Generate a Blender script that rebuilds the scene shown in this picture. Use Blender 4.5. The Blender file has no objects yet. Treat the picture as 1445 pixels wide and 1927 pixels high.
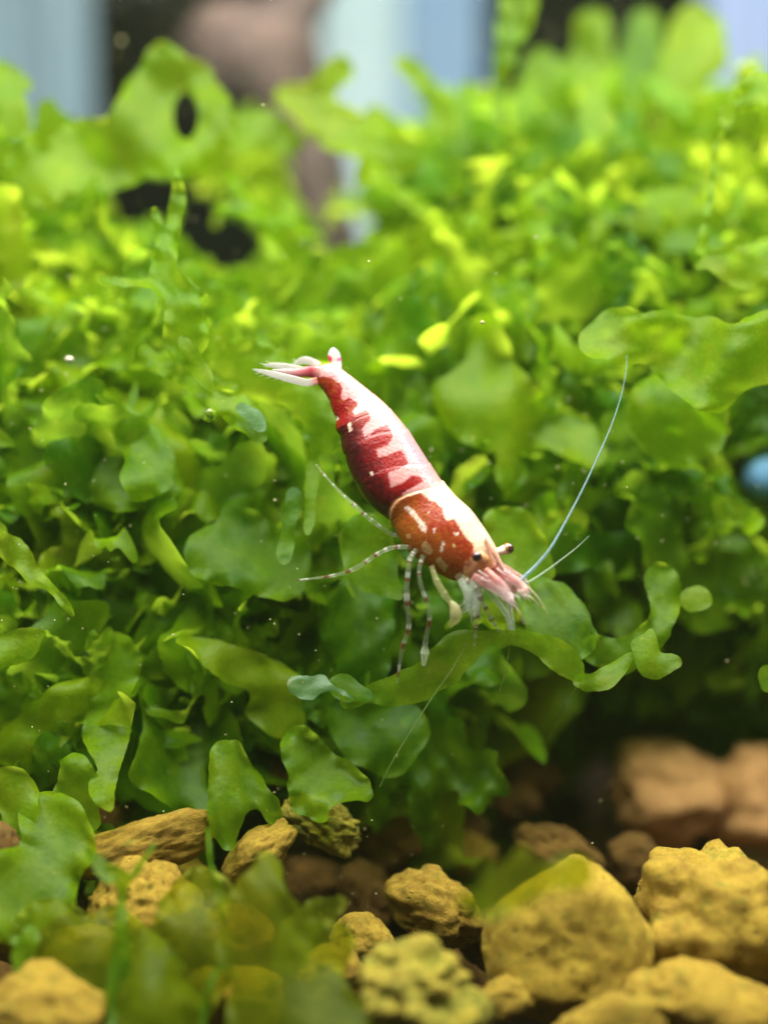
import bpy, bmesh, math, random
import numpy as np
from mathutils import Vector, Matrix, noise

# ------------------------------------------------------------------ camera, light, exposure
SC = bpy.context.scene
COL = SC.collection
S = 0.01                       # everything below is written in centimetres
PITCH = math.radians(5.0)
CAM = np.array([0.0, -10.0, 3.7])
FPX = 3000.0                   # focal length in photo pixels
FW = np.array([0, math.cos(PITCH), -math.sin(PITCH)])
UP = np.array([0, math.sin(PITCH), math.cos(PITCH)])
RT = np.array([1.0, 0, 0])

cam_d = bpy.data.cameras.new('camera')
cam = bpy.data.objects.new('camera', cam_d); COL.objects.link(cam)
cam.location = Vector(CAM * S)
cam.rotation_euler = (math.pi / 2 - PITCH, 0, 0)
cam_d.sensor_fit = 'VERTICAL'; cam_d.sensor_height = 24.0
cam_d.lens = 24.0 * FPX / 1927.0
cam_d.clip_start = 0.005; cam_d.clip_end = 20
cam_d.dof.use_dof = True
cam_d.dof.focus_distance = 9.98 * S
cam_d.dof.aperture_fstop = cam_d.lens * 1e-3 / 0.0056
SC.camera = cam

world = bpy.data.worlds.new('World'); SC.world = world; world.use_nodes = True
bg = world.node_tree.nodes['Background']
bg.inputs[0].default_value = (0.88, 0.94, 1.0, 1); bg.inputs[1].default_value = 0.18

def area_lamp(name, loc, target, sx, sy, power, color):
    d = bpy.data.lights.new(name, 'AREA'); d.shape = 'RECTANGLE'
    d.size = sx * S; d.size_y = sy * S; d.energy = power; d.color = color
    o = bpy.data.objects.new(name, d); COL.objects.link(o)
    o.location = Vector(loc) * S
    o.rotation_euler = (Vector(target) - Vector(loc)).to_track_quat('-Z', 'Y').to_euler()
    return o
# the tank's own lamp lies above the water, slightly towards the front glass
area_lamp('aquarium_lamp', (1.0, -1.4, 14), (0.2, 2.2, 2), 20, 10, 1.16, (1.0, 0.97, 0.88))

SC.view_settings.view_transform = 'Standard'; SC.view_settings.look = 'None'
SC.view_settings.gamma = 1; SC.view_settings.exposure = 0
SC.view_settings.use_curve_mapping = False
SC.render.engine = 'CYCLES'
cy = SC.cycles
cy.use_denoising = True
cy.max_bounces = 7; cy.diffuse_bounces = 5; cy.glossy_bounces = 2; cy.transmission_bounces = 4
cy.use_adaptive_sampling = True; cy.adaptive_threshold = 0.04
cy.transparent_max_bounces = 12; cy.caustics_reflective = False; cy.caustics_refractive = False
cy.sample_clamp_indirect = 4.0

RNG = random.Random(7)
NPR = np.random.default_rng(7)

def P(px, py, d):
    """point seen at photo pixel (px, py) at depth d cm"""
    return CAM + d * (FW + (px - 722.5) / FPX * RT - (py - 963.5) / FPX * UP)

def PA(px, py, d):
    px = np.asarray(px, float)[:, None]; py = np.asarray(py, float)[:, None]
    d = np.broadcast_to(np.asarray(d, float), px[:, 0].shape)[:, None]
    return CAM + d * (FW + (px - 722.5) / FPX * RT - (py - 963.5) / FPX * UP)

# ------------------------------------------------------------------ object helpers
def make_mesh(name, verts, faces, mat, origin=(0, 0, 0), cols=None, tint=None, smooth=True):
    me = bpy.data.meshes.new(name)
    v = (np.asarray(verts, float) - np.asarray(origin, float)) * S
    if isinstance(faces, np.ndarray) and faces.ndim == 2:
        k = faces.shape[1]; nf = len(faces)
        me.vertices.add(len(v)); me.vertices.foreach_set('co', v.ravel())
        me.loops.add(nf * k); me.loops.foreach_set('vertex_index', faces.ravel().astype(np.int32))
        me.polygons.add(nf)
        me.polygons.foreach_set('loop_start', np.arange(0, nf * k, k, dtype=np.int32))
        me.update(calc_edges=True)
    else:
        me.from_pydata(v.tolist(), [], [list(map(int, f)) for f in faces])
        me.update()
    if smooth:
        me.polygons.foreach_set('use_smooth', np.ones(len(me.polygons), bool))
    if cols is not None:
        a = me.attributes.new('col', 'FLOAT_COLOR', 'POINT')
        a.data.foreach_set('color', np.asarray(cols, np.float32).ravel())
    if tint is not None:
        a = me.attributes.new('tint', 'FLOAT', 'POINT')
        a.data.foreach_set('value', np.broadcast_to(np.asarray(tint, np.float32), (len(v),)).copy())
    me.materials.append(mat)
    return me

def link(name, me, origin=(0, 0, 0), parent=None):
    o = bpy.data.objects.new(name, me); COL.objects.link(o)
    o.location = Vector(np.asarray(origin, float) * S)
    if parent is not None:
        o.parent = parent
        w = Vector((0, 0, 0)); q = parent
        while q is not None: w += q.location; q = q.parent
        o.location = o.location - w
    return o

def tag(o, label=None, cat=None, group=None, kind=None):
    if label: o['label'] = label
    if cat: o['category'] = cat
    if group: o['group'] = group
    if kind: o['kind'] = kind
    return o

def empty(name, loc):
    o = bpy.data.objects.new(name, None); COL.objects.link(o)
    o.location = Vector(np.asarray(loc, float) * S); o.empty_display_size = 0.002
    return o

# ------------------------------------------------------------------ materials
class NT:
    def __init__(self, name):
        self.m = bpy.data.materials.new(name); self.m.use_nodes = True
        self.t = self.m.node_tree; self.t.nodes.clear()
        self.out = self.n('ShaderNodeOutputMaterial')
    def n(self, typ, **kw):
        x = self.t.nodes.new(typ)
        for k, v in kw.items(): setattr(x, k, v)
        return x
    def l(self, a, b): self.t.links.new(a, b)
    def coords(self, world_space=True):
        """coordinates in centimetres"""
        if world_space: src = self.n('ShaderNodeNewGeometry').outputs['Position']
        else: src = self.n('ShaderNodeTexCoord').outputs['Object']
        s = self.n('ShaderNodeVectorMath', operation='SCALE'); s.inputs['Scale'].default_value = 1 / S
        self.l(src, s.inputs[0]); return s.outputs[0]
    def noise(self, co, scale, detail=3, rough=0.55):
        x = self.n('ShaderNodeTexNoise'); x.inputs['Scale'].default_value = scale
        x.inputs['Detail'].default_value = detail; x.inputs['Roughness'].default_value = rough
        self.l(co, x.inputs['Vector']); return x.outputs['Fac']
    def ramp(self, fac, stops):
        r = self.n('ShaderNodeValToRGB'); e = r.color_ramp.elements
        while len(e) < len(stops): e.new(0.5)
        for q, (p, c) in zip(e, stops): q.position = p; q.color = (*c, 1)
        self.l(fac, r.inputs[0]); return r.outputs[0]
    def mixc(self, fac, a, b, mode='MIX'):
        x = self.n('ShaderNodeMix', data_type='RGBA', blend_type=mode)
        for s, i in ((fac, 0), (a, 6), (b, 7)):
            if hasattr(s, 'is_linked'): self.l(s, x.inputs[i])
            elif i == 0: x.inputs[0].default_value = s
            else: x.inputs[i].default_value = (*s, 1)
        return x.outputs[2]
    def math(self, op, a, b=0.0):
        x = self.n('ShaderNodeMath', operation=op)
        for s, i in ((a, 0), (b, 1)):
            if hasattr(s, 'is_linked'): self.l(s, x.inputs[i])
            else: x.inputs[i].default_value = s
        return x.outputs[0]
    def mrange(self, v, a, b, c=0, d=1):
        x = self.n('ShaderNodeMapRange')
        self.l(v, x.inputs[0])
        for i, q in enumerate((a, b, c, d)): x.inputs[i + 1].default_value = q
        return x.outputs[0]
    def bump(self, h, dist, strength=1.0):
        b = self.n('ShaderNodeBump'); b.inputs['Strength'].default_value = strength
        b.inputs['Distance'].default_value = dist * S
        self.l(h, b.inputs['Height']); return b.outputs[0]

def mat_frond(name='frond_green', dark=(0.060, 0.185, 0.001), mid=(0.185, 0.345, 0.0015), light=(0.34, 0.45, 0.004), gloss=0.006, transp=0.0):
    k = NT(name); co = k.coords()
    at = k.n('ShaderNodeAttribute', attribute_name='tint').outputs['Fac']
    rnd = k.n('ShaderNodeObjectInfo').outputs['Random']
    big = k.noise(co, 0.9, 2)
    v = k.math('ADD', k.math('MULTIPLY', at, 0.55), k.math('ADD', k.math('MULTIPLY', rnd, 0.22), k.math('MULTIPLY', k.math('SUBTRACT', big, 0.5), 0.9)))
    mott = k.noise(co, 7.0, 4, 0.6)
    v = k.math('ADD', v, k.math('MULTIPLY', k.math('SUBTRACT', mott, 0.5), 0.85))
    c = k.ramp(v, [(0.0, dark), (0.42, mid), (0.95, light)])
    fine = k.noise(co, 42.0, 3, 0.7)
    c = k.mixc(k.mrange(fine, 0.40, 0.65, 0.0, 0.6), c, (0.62, 0.72, 0.4), 'MULTIPLY')
    spk = k.n('ShaderNodeTexVoronoi'); spk.inputs['Scale'].default_value = 17.0; k.l(co, spk.inputs['Vector'])
    sm_ = k.math('MULTIPLY', k.mrange(spk.outputs['Distance'], 0.06, 0.16, 1, 0), k.mrange(mott, 0.52, 0.62, 0, 0.8))
    c = k.mixc(sm_, c, (0.55, 0.50, 0.05))
    # brown-yellow old patches
    old = k.noise(co, 3.1, 3, 0.6)
    c = k.mixc(k.mrange(old, 0.66, 0.80, 0, 0.4), c, (0.27, 0.24, 0.012))
    bmp = k.bump(k.noise(co, 14.0, 3, 0.6), 0.012, 0.6)
    dif = k.n('ShaderNodeBsdfDiffuse'); k.l(c, dif.inputs[0]); k.l(bmp, dif.inputs['Normal'])
    tr = k.n('ShaderNodeBsdfTranslucent')
    g = k.n('ShaderNodeGamma'); g.inputs[1].default_value = 0.54; k.l(c, g.inputs[0])
    k.l(g.outputs[0], tr.inputs[0])
    m1 = k.n('ShaderNodeMixShader'); m1.inputs[0].default_value = 0.64
    k.l(dif.outputs[0], m1.inputs[1]); k.l(tr.outputs[0], m1.inputs[2])
    tp = k.n('ShaderNodeBsdfTransparent'); 
    g2 = k.n('ShaderNodeGamma'); g2.inputs[1].default_value = 0.45; k.l(c, g2.inputs[0]); k.l(g2.outputs[0], tp.inputs[0])
    m2 = m1
    if transp:
        m2 = k.n('ShaderNodeMixShader'); m2.inputs[0].default_value = transp
        k.l(m1.outputs[0], m2.inputs[1]); k.l(tp.outputs[0], m2.inputs[2])
    gl = k.n('ShaderNodeBsdfGlossy'); gl.inputs['Roughness'].default_value = 0.42; k.l(bmp, gl.inputs['Normal'])
    gl.inputs[0].default_value = (0.85, 0.95, 1, 1)
    m3 = k.n('ShaderNodeMixShader'); m3.inputs[0].default_value = gloss
    k.l(m2.outputs[0], m3.inputs[1]); k.l(gl.outputs[0], m3.inputs[2])
    k.l(m3.outputs[0], k.out.inputs[0]); return k.m

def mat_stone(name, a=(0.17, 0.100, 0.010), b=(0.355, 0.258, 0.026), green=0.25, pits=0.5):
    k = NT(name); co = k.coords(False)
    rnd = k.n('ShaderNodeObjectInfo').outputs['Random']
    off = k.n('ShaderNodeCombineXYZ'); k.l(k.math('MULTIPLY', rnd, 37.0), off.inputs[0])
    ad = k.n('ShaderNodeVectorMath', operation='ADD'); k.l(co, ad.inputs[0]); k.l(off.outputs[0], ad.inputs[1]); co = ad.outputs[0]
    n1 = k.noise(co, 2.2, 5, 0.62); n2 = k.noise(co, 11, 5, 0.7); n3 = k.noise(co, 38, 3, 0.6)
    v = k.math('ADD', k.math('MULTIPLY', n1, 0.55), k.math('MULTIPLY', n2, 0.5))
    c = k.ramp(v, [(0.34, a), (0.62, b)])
    c = k.mixc(k.math('MULTIPLY', rnd, 0.6), c, (0.62, 0.52, 0.55), 'MULTIPLY')
    c = k.mixc(k.mrange(n3, 0.52, 0.72, 0, 0.55), c, (0.10, 0.055, 0.012))
    st_ = k.noise(co, 4.6, 6, 0.75)
    c = k.mixc(k.mrange(st_, 0.56, 0.70, 0, 0.6), c, (0.11, 0.06, 0.012))
    gn = k.noise(co, 3.3, 4, 0.65)
    c = k.mixc(k.mrange(gn, 0.66 - green * 0.4, 0.80 - green * 0.3, 0, 0.75), c, (0.09, 0.115, 0.010))
    vo = k.n('ShaderNodeTexVoronoi'); vo.inputs['Scale'].default_value = 6.5; k.l(co, vo.inputs['Vector'])
    pit = k.mrange(vo.outputs['Distance'], 0.10, 0.30, 1, 0)
    pm = k.math('MULTIPLY', pit, k.mrange(n1, 0.5, 0.62, 0, pits))
    c = k.mixc(pm, c, (0.035, 0.02, 0.008))
    h = k.math('SUBTRACT', k.math('ADD', k.math('MULTIPLY', n2, 0.40), k.math('MULTIPLY', n3, 0.40)), k.math('MULTIPLY', pm, 0.8))
    p = k.n('ShaderNodeBsdfPrincipled'); k.l(c, p.inputs['Base Color']); p.inputs['Roughness'].default_value = 0.85
    p.inputs['Specular IOR Level'].default_value = 0.2
    k.l(k.bump(h, 0.045, 0.8), p.inputs['Normal']); k.l(p.outputs[0], k.out.inputs[0]); return k.m

def mat_plain(name, color, rough=0.6, spec=0.3, nscale=3.0, namp=0.25, bump=0.0, alpha=1.0):
    k = NT(name); co = k.coords(False)
    n = k.noise(co, nscale, 4, 0.6)
    lo = tuple(x * (1 - namp) for x in color); hi = tuple(min(1, x * (1 + namp)) for x in color)
    p = k.n('ShaderNodeBsdfPrincipled'); k.l(k.ramp(n, [(0.3, lo), (0.7, hi)]), p.inputs['Base Color'])
    p.inputs['Roughness'].default_value = rough; p.inputs['Specular IOR Level'].default_value = spec
    p.inputs['Alpha'].default_value = alpha
    if bump: k.l(k.bump(n, bump), p.inputs['Normal'])
    k.l(p.outputs[0], k.out.inputs[0]); return k.m

def mat_vcol(name, rough=0.25, sss=0.2, coat=0.4, mottle=0.25, transl=False, bump=0.004, spec=0.5):
    """pigment comes from the 'col' attribute, its alpha is the opacity of the tissue"""
    k = NT(name); co = k.coords(False)
    at = k.n('ShaderNodeAttribute', attribute_name='col')
    n = k.noise(co, 45, 4, 0.65)
    c = k.mixc(k.mrange(n, 0.3, 0.7, mottle, 0), at.outputs['Color'], (0.35, 0.25, 0.2), 'MULTIPLY')
    p = k.n('ShaderNodeBsdfPrincipled'); k.l(c, p.inputs['Base Color'])
    p.inputs['Roughness'].default_value = rough; p.inputs['Specular IOR Level'].default_value = spec
    p.inputs['Subsurface Weight'].default_value = sss; p.inputs['Subsurface Scale'].default_value = 0.04 * S
    p.inputs['Subsurface Radius'].default_value = (1, 0.45, 0.35)
    p.inputs['Coat Weight'].default_value = coat; p.inputs['Coat Roughness'].default_value = 0.10
    k.l(at.outputs['Alpha'], p.inputs['Alpha'])
    k.l(k.bump(n, bump), p.inputs['Normal'])
    if transl:
        t = k.n('ShaderNodeBsdfTranslucent'); k.l(c, t.inputs[0])
        tp = k.n('ShaderNodeBsdfTransparent')
        ma = k.n('ShaderNodeMixShader'); k.l(at.outputs['Alpha'], ma.inputs[0]); k.l(tp.outputs[0], ma.inputs[1]); k.l(t.outputs[0], ma.inputs[2])
        m = k.n('ShaderNodeMixShader'); m.inputs[0].default_value = 0.4
        k.l(p.outputs[0], m.inputs[1]); k.l(ma.outputs[0], m.inputs[2]); k.l(m.outputs[0], k.out.inputs[0])
    else:
        k.l(p.outputs[0], k.out.inputs[0])
    return k.m

M_FROND = mat_frond()
M_CLEAR = mat_frond('frond_see_through', transp=0.36)
M_OLIVE = mat_frond('frond_olive', (0.09, 0.15, 0.003), (0.23, 0.31, 0.006), (0.42, 0.44, 0.010), 0.003, 0.56)
M_PALE_SHEEN = mat_frond('frond_pale_sheen', (0.06, 0.15, 0.03), (0.09, 0.20, 0.055), (0.13, 0.25, 0.08), 0.02)  # blue-green tint that paints a leaf sheen into the colour
M_STONE = mat_stone('yellow_stone')
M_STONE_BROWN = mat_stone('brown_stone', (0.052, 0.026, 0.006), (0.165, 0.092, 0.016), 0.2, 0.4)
M_STONE_PINK = mat_stone('tan_stone', (0.38, 0.20, 0.075), (0.68, 0.41, 0.155), 0.0, 0.3)
M_STONE_ALGAE = mat_stone('algae_stone', (0.10, 0.075, 0.012), (0.38, 0.33, 0.035), 0.55, 1.0)
M_BODY = mat_vcol('shrimp_shell', 0.26, 0.05, 0.28, 0.25, spec=0.3, bump=.006)
M_LIMB = mat_vcol('shrimp_limb', 0.25, 0.0, 0.3, 0.1, True)
M_EYE = mat_vcol('shrimp_eye', 0.08, 0.0, 0.8, 0.0)

# ------------------------------------------------------------------ setting
def sheet(name, x0, x1, y0, y1, z, mat):
    v = [(x0, y0, z), (x1, y0, z), (x1, y1, z), (x0, y1, z)]
    return link(name, make_mesh(name, v, [(0, 1, 2, 3)], mat))
def box_mesh(name, x0, x1, y0, y1, z0, z1, mat, origin):
    v = [(x, y, z) for z in (z0, z1) for y in (y0, y1) for x in (x0, x1)]
    f = [(0, 2, 3, 1), (4, 5, 7, 6), (0, 1, 5, 4), (1, 3, 7, 5), (3, 2, 6, 7), (2, 0, 4, 6)]
    return make_mesh(name, v, f, mat, origin, smooth=False)

M_SOIL = mat_plain('dark_soil', (0.022, 0.014, 0.008), 0.95, 0.1, 14, 0.6, 0.05)
# uneven soil bed under the stones
gx = np.linspace(-13, 13, 105); gy = np.linspace(-6.5, 9.9, 67)
GX, GY = np.meshgrid(gx, gy)
gz = np.array([-0.95 + 0.12 * noise.noise((x * 0.7, y * 0.7, 1.3)) + 0.05 * noise.noise((x * 3, y * 3, 4.4)) for x, y in zip(GX.ravel(), GY.ravel())])
ii = np.arange(105 * 67).reshape(67, 105)
gf = np.stack([ii[:-1, :-1], ii[:-1, 1:], ii[1:, 1:], ii[1:, :-1]], -1).reshape(-1, 4)
tag(link('substrate_ground', make_mesh('substrate_ground', np.stack([GX.ravel(), GY.ravel(), gz], 1), gf, M_SOIL)), kind='structure')

# glass wall at the back of the tank
kg = NT('tank_glass'); tpn = kg.n('ShaderNodeBsdfTransparent'); tpn.inputs[0].default_value = (0.93, 0.97, 0.96, 1)
gln = kg.n('ShaderNodeBsdfGlossy'); gln.inputs['Roughness'].default_value = 0.05
mxn = kg.n('ShaderNodeMixShader'); mxn.inputs[0].default_value = 0.002
kg.l(tpn.outputs[0], mxn.inputs[1]); kg.l(gln.outputs[0], mxn.inputs[2]); kg.l(mxn.outputs[0], kg.out.inputs[0])
tag(link('tank_glass', box_mesh('tank_glass', -13, 13, 10.0, 10.6, -1.2, 11, kg.m, (0, 10, -1.2)), (0, 10, -1.2)),
    'clear glass back wall of the tank behind the fronds', 'glass')

M_BLACK = mat_plain('black_backing', (0.0022, 0.0028, 0.0030), 0.95, 0.05, 0.6, 0.5)
tag(link('backdrop_wall', box_mesh('backdrop_wall', -16, 16, 15.0, 15.5, -1.2, 17, M_BLACK, (0, 15, -1.2)), (0, 15, -1.2)), kind='structure')

def panel(px0, px1, mat, label, d=22.5, top=16):
    a = P(px0, 0, d); b = P(px1, 0, d)
    y = a[1]
    # a pleated strip; its pale colour stands in for a streak of light
    n = 41; xs = np.linspace(a[0], b[0], n); zz = np.linspace(3.0, top, 12)
    ph = RNG.uniform(0, 6)
    v = []
    for z in zz:
        for i, x in enumerate(xs):
            v.append((x, y + 0.10 * math.sin(i / (n - 1) * 11 + ph) + 0.03 * math.sin(i * 0.9 + z * 0.15), z))
    m = len(v); v += [(x, yy + 0.08, z) for x, yy, z in v]
    f = []
    for r in range(len(zz) - 1):
        for i in range(n - 1):
            q = r * n + i
            f.append((q, q + 1, q + n + 1, q + n)); f.append((m + q, m + q + n, m + q + n + 1, m + q + 1))
    o0 = ((a[0] + b[0]) / 2, y, 3.0)
    return tag(link('painted_streak', make_mesh('painted_streak', v, f, mat, o0), o0), label, 'painted_streak', 'painted light streaks behind the glass')
M_STREAK1 = mat_plain('streak_grey_blue', (0.19, 0.24, 0.30), 0.9, 0.05, 0.5, 0.12)
M_STREAK2 = mat_plain('streak_pale', (0.37, 0.42, 0.46), 0.9, 0.05, 0.5, 0.08)
M_STREAK3 = mat_plain('streak_blue', (0.20, 0.27, 0.40), 0.9, 0.05, 0.5, 0.10)
M_STREAK4 = mat_plain('streak_lavender', (0.30, 0.33, 0.54), 0.9, 0.05, 0.5, 0.10)
panel(-140, 168, M_STREAK1, 'grey-blue painted light streak behind the glass, beside the ring-shaped frond')
panel(600, 752, M_STREAK2, 'palest whitish painted light streak behind the glass, next to the driftwood', 22.2)
panel(740, 905, M_STREAK3, 'sky-blue painted light streak touching the palest one behind the glass', 22.6)
panel(1325, 1560, M_STREAK4, 'lavender painted light streak behind the glass, past the black gap')

# ------------------------------------------------------------------ tubes
def catmull(pts, n):
    p = np.asarray(pts, float); m = len(p)
    t = np.linspace(0, m - 1, n); i = np.clip(t.astype(int), 0, m - 2); u = (t - i)[:, None]
    p0 = p[np.clip(i - 1, 0, m - 1)]; p1 = p[i]; p2 = p[i + 1]; p3 = p[np.clip(i + 2, 0, m - 1)]
    return 0.5 * ((2 * p1) + (-p0 + p2) * u + (2 * p0 - 5 * p1 + 4 * p2 - p3) * u ** 2 + (-p0 + 3 * p1 - 3 * p2 + p3) * u ** 3), t

def tube(pts, rad, sides=10, flat=None, flat_k=1.0):
    """tube along pts; with flat (a direction) the section is squashed along it by flat_k"""
    p = np.asarray(pts, float); n = len(p); rad = np.asarray(rad, float)
    tg = np.gradient(p, axis=0); tg /= np.linalg.norm(tg, axis=1)[:, None] + 1e-12
    ref = np.asarray(flat if flat is not None else (0.31, 0.2, 0.93), float)
    e2 = ref[None] - (tg @ ref)[:, None] * tg; e2 /= np.linalg.norm(e2, axis=1)[:, None] + 1e-12
    e1 = np.cross(tg, e2)
    a = np.linspace(0, 2 * math.pi, sides, endpoint=False)
    v = p[:, None] + rad[:, None, None] * (np.cos(a)[None, :, None] * e1[:, None] + flat_k * np.sin(a)[None, :, None] * e2[:, None])
    v = v.reshape(-1, 3)
    q = np.arange(n * sides).reshape(n, sides); r = np.roll(q, -1, 1)
    f = np.stack([q[:-1], r[:-1], r[1:], q[1:]], -1).reshape(-1, 4).tolist()
    f.append(list(range(sides))[::-1]); f.append(list(range((n - 1) * sides, n * sides)))
    return v, f

# ------------------------------------------------------------------ driftwood behind
def driftwood():
    k = NT('driftwood_bark'); co = k.coords(False)
    n1 = k.noise(co, 1.4, 5, 0.6); n2 = k.noise(co, 9, 4, 0.65)
    c = k.ramp(k.math('ADD', k.math('MULTIPLY', n1, 0.7), k.math('MULTIPLY', n2, 0.35)), [(0.44, (0.008, 0.005, 0.004)), (0.70, (0.105, 0.066, 0.052))])
    p = k.n('ShaderNodeBsdfPrincipled'); k.l(c, p.inputs['Base Color']); p.inputs['Roughness'].default_value = 0.8
    k.l(k.bump(n2, 0.08), p.inputs['Normal']); k.l(p.outputs[0], k.out.inputs[0]); m = k.m
    base = P(620, 900, 15.6); root = empty('driftwood', base)
    def branch(name, px, nseg, parent, sides=28):
        ctl = [np.append(P(x, y, d), r) for x, y, d, r in px]
        c4, t = catmull(ctl, nseg)
        v, f = tube(c4[:, :3], c4[:, 3], sides)
        vv = []
        for q in v:
            nn = noise.noise(Vector(q) * 1.1) * 0.16 + noise.noise(Vector(q) * 3.3) * 0.06
            i = np.argmin(np.linalg.norm(c4[:, :3] - q, axis=1)); w = q - c4[i, :3]; w /= np.linalg.norm(w) + 1e-9
            vv.append(q + w * nn)
        return link(name, make_mesh(name, vv, f, m, base), base, parent)
    tag(root, 'brown gnarled driftwood standing behind the fronds, before the palest streak', 'driftwood')
    branch('trunk', [(640, 1000, 15.4, .5), (620, 700, 15.3, .42), (610, 480, 15.2, .30), (588, 340, 15.2, .26), (565, 240, 15.3, .34), (500, 150, 15.4, .62), (440, 90, 15.6, .52), (395, 95, 15.9, .30), (365, 120, 16.2, .08)], 60, root)
    branch('limb', [(470, 130, 15.4, .42), (505, 70, 15.5, .36), (560, 20, 15.7, .26), (590, -60, 15.9, .2), (600, -200, 16.2, .1)], 30, root)
driftwood()

# ------------------------------------------------------------------ stones
def stone_mesh(name, mat, seed, rough=0.16, jag=0.0, pits=0.0, sub=4):
    bm = bmesh.new(); bmesh.ops.create_icosphere(bm, subdivisions=sub, radius=1.0)
    o = Vector((seed * 3.7, seed * 1.9, -seed * 2.3))
    # a few flattened sides, then lumps and pores
    rr = random.Random(seed); cuts = [(Vector((rr.gauss(0, 1), rr.gauss(0, 1), rr.gauss(0, 1))).normalized(), rr.uniform(0.62, 0.86)) for _ in range(7)]
    for v in bm.verts:
        d = v.co.normalized(); r = 1.0
        for n_, k_ in cuts:
            q = d.dot(n_)
            if q > 0.05: r = min(r, 0.2 * r + 0.8 * (k_ / q) if k_ / q < r else r)
        r += rough * noise.noise(d * 1.7 + o) + rough * 0.4 * noise.noise(d * 4.1 + o) + rough * 0.20 * noise.noise(d * 9.0 + o) + rough * 0.12 * noise.noise(d * 21.0 + o)
        if jag: r += jag * abs(noise.noise(d * 3.0 - o))
        if pits:
            w = noise.noise(d * 3.4 + o * 2); r -= pits * max(0, w - 0.12) * 1.6
            w2 = noise.noise(d * 7.5 - o * 2); r -= pits * max(0, w2 - 0.22) * 0.9
        v.co = d * r * S
    me = bpy.data.meshes.new(name); bm.to_mesh(me); bm.free()
    me.polygons.foreach_set('use_smooth', np.ones(len(me.polygons), bool)); me.materials.append(mat); return me

def put_stone(me, px, py, d, rx, ry, rot, label, group=None, rz=None, ryd=0.9):
    o = bpy.data.objects.new('stone', me); COL.objects.link(o)
    o.location = Vector(P(px, py, d) * S)
    kx = rx / FPX * d; kz = ry / FPX * d
    o.rotation_euler = (-PITCH, math.radians(rot), 0)
    o.scale = (kx, (kx + kz) / 2 * ryd, kz)
    return tag(o, label, 'stone', group)

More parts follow.
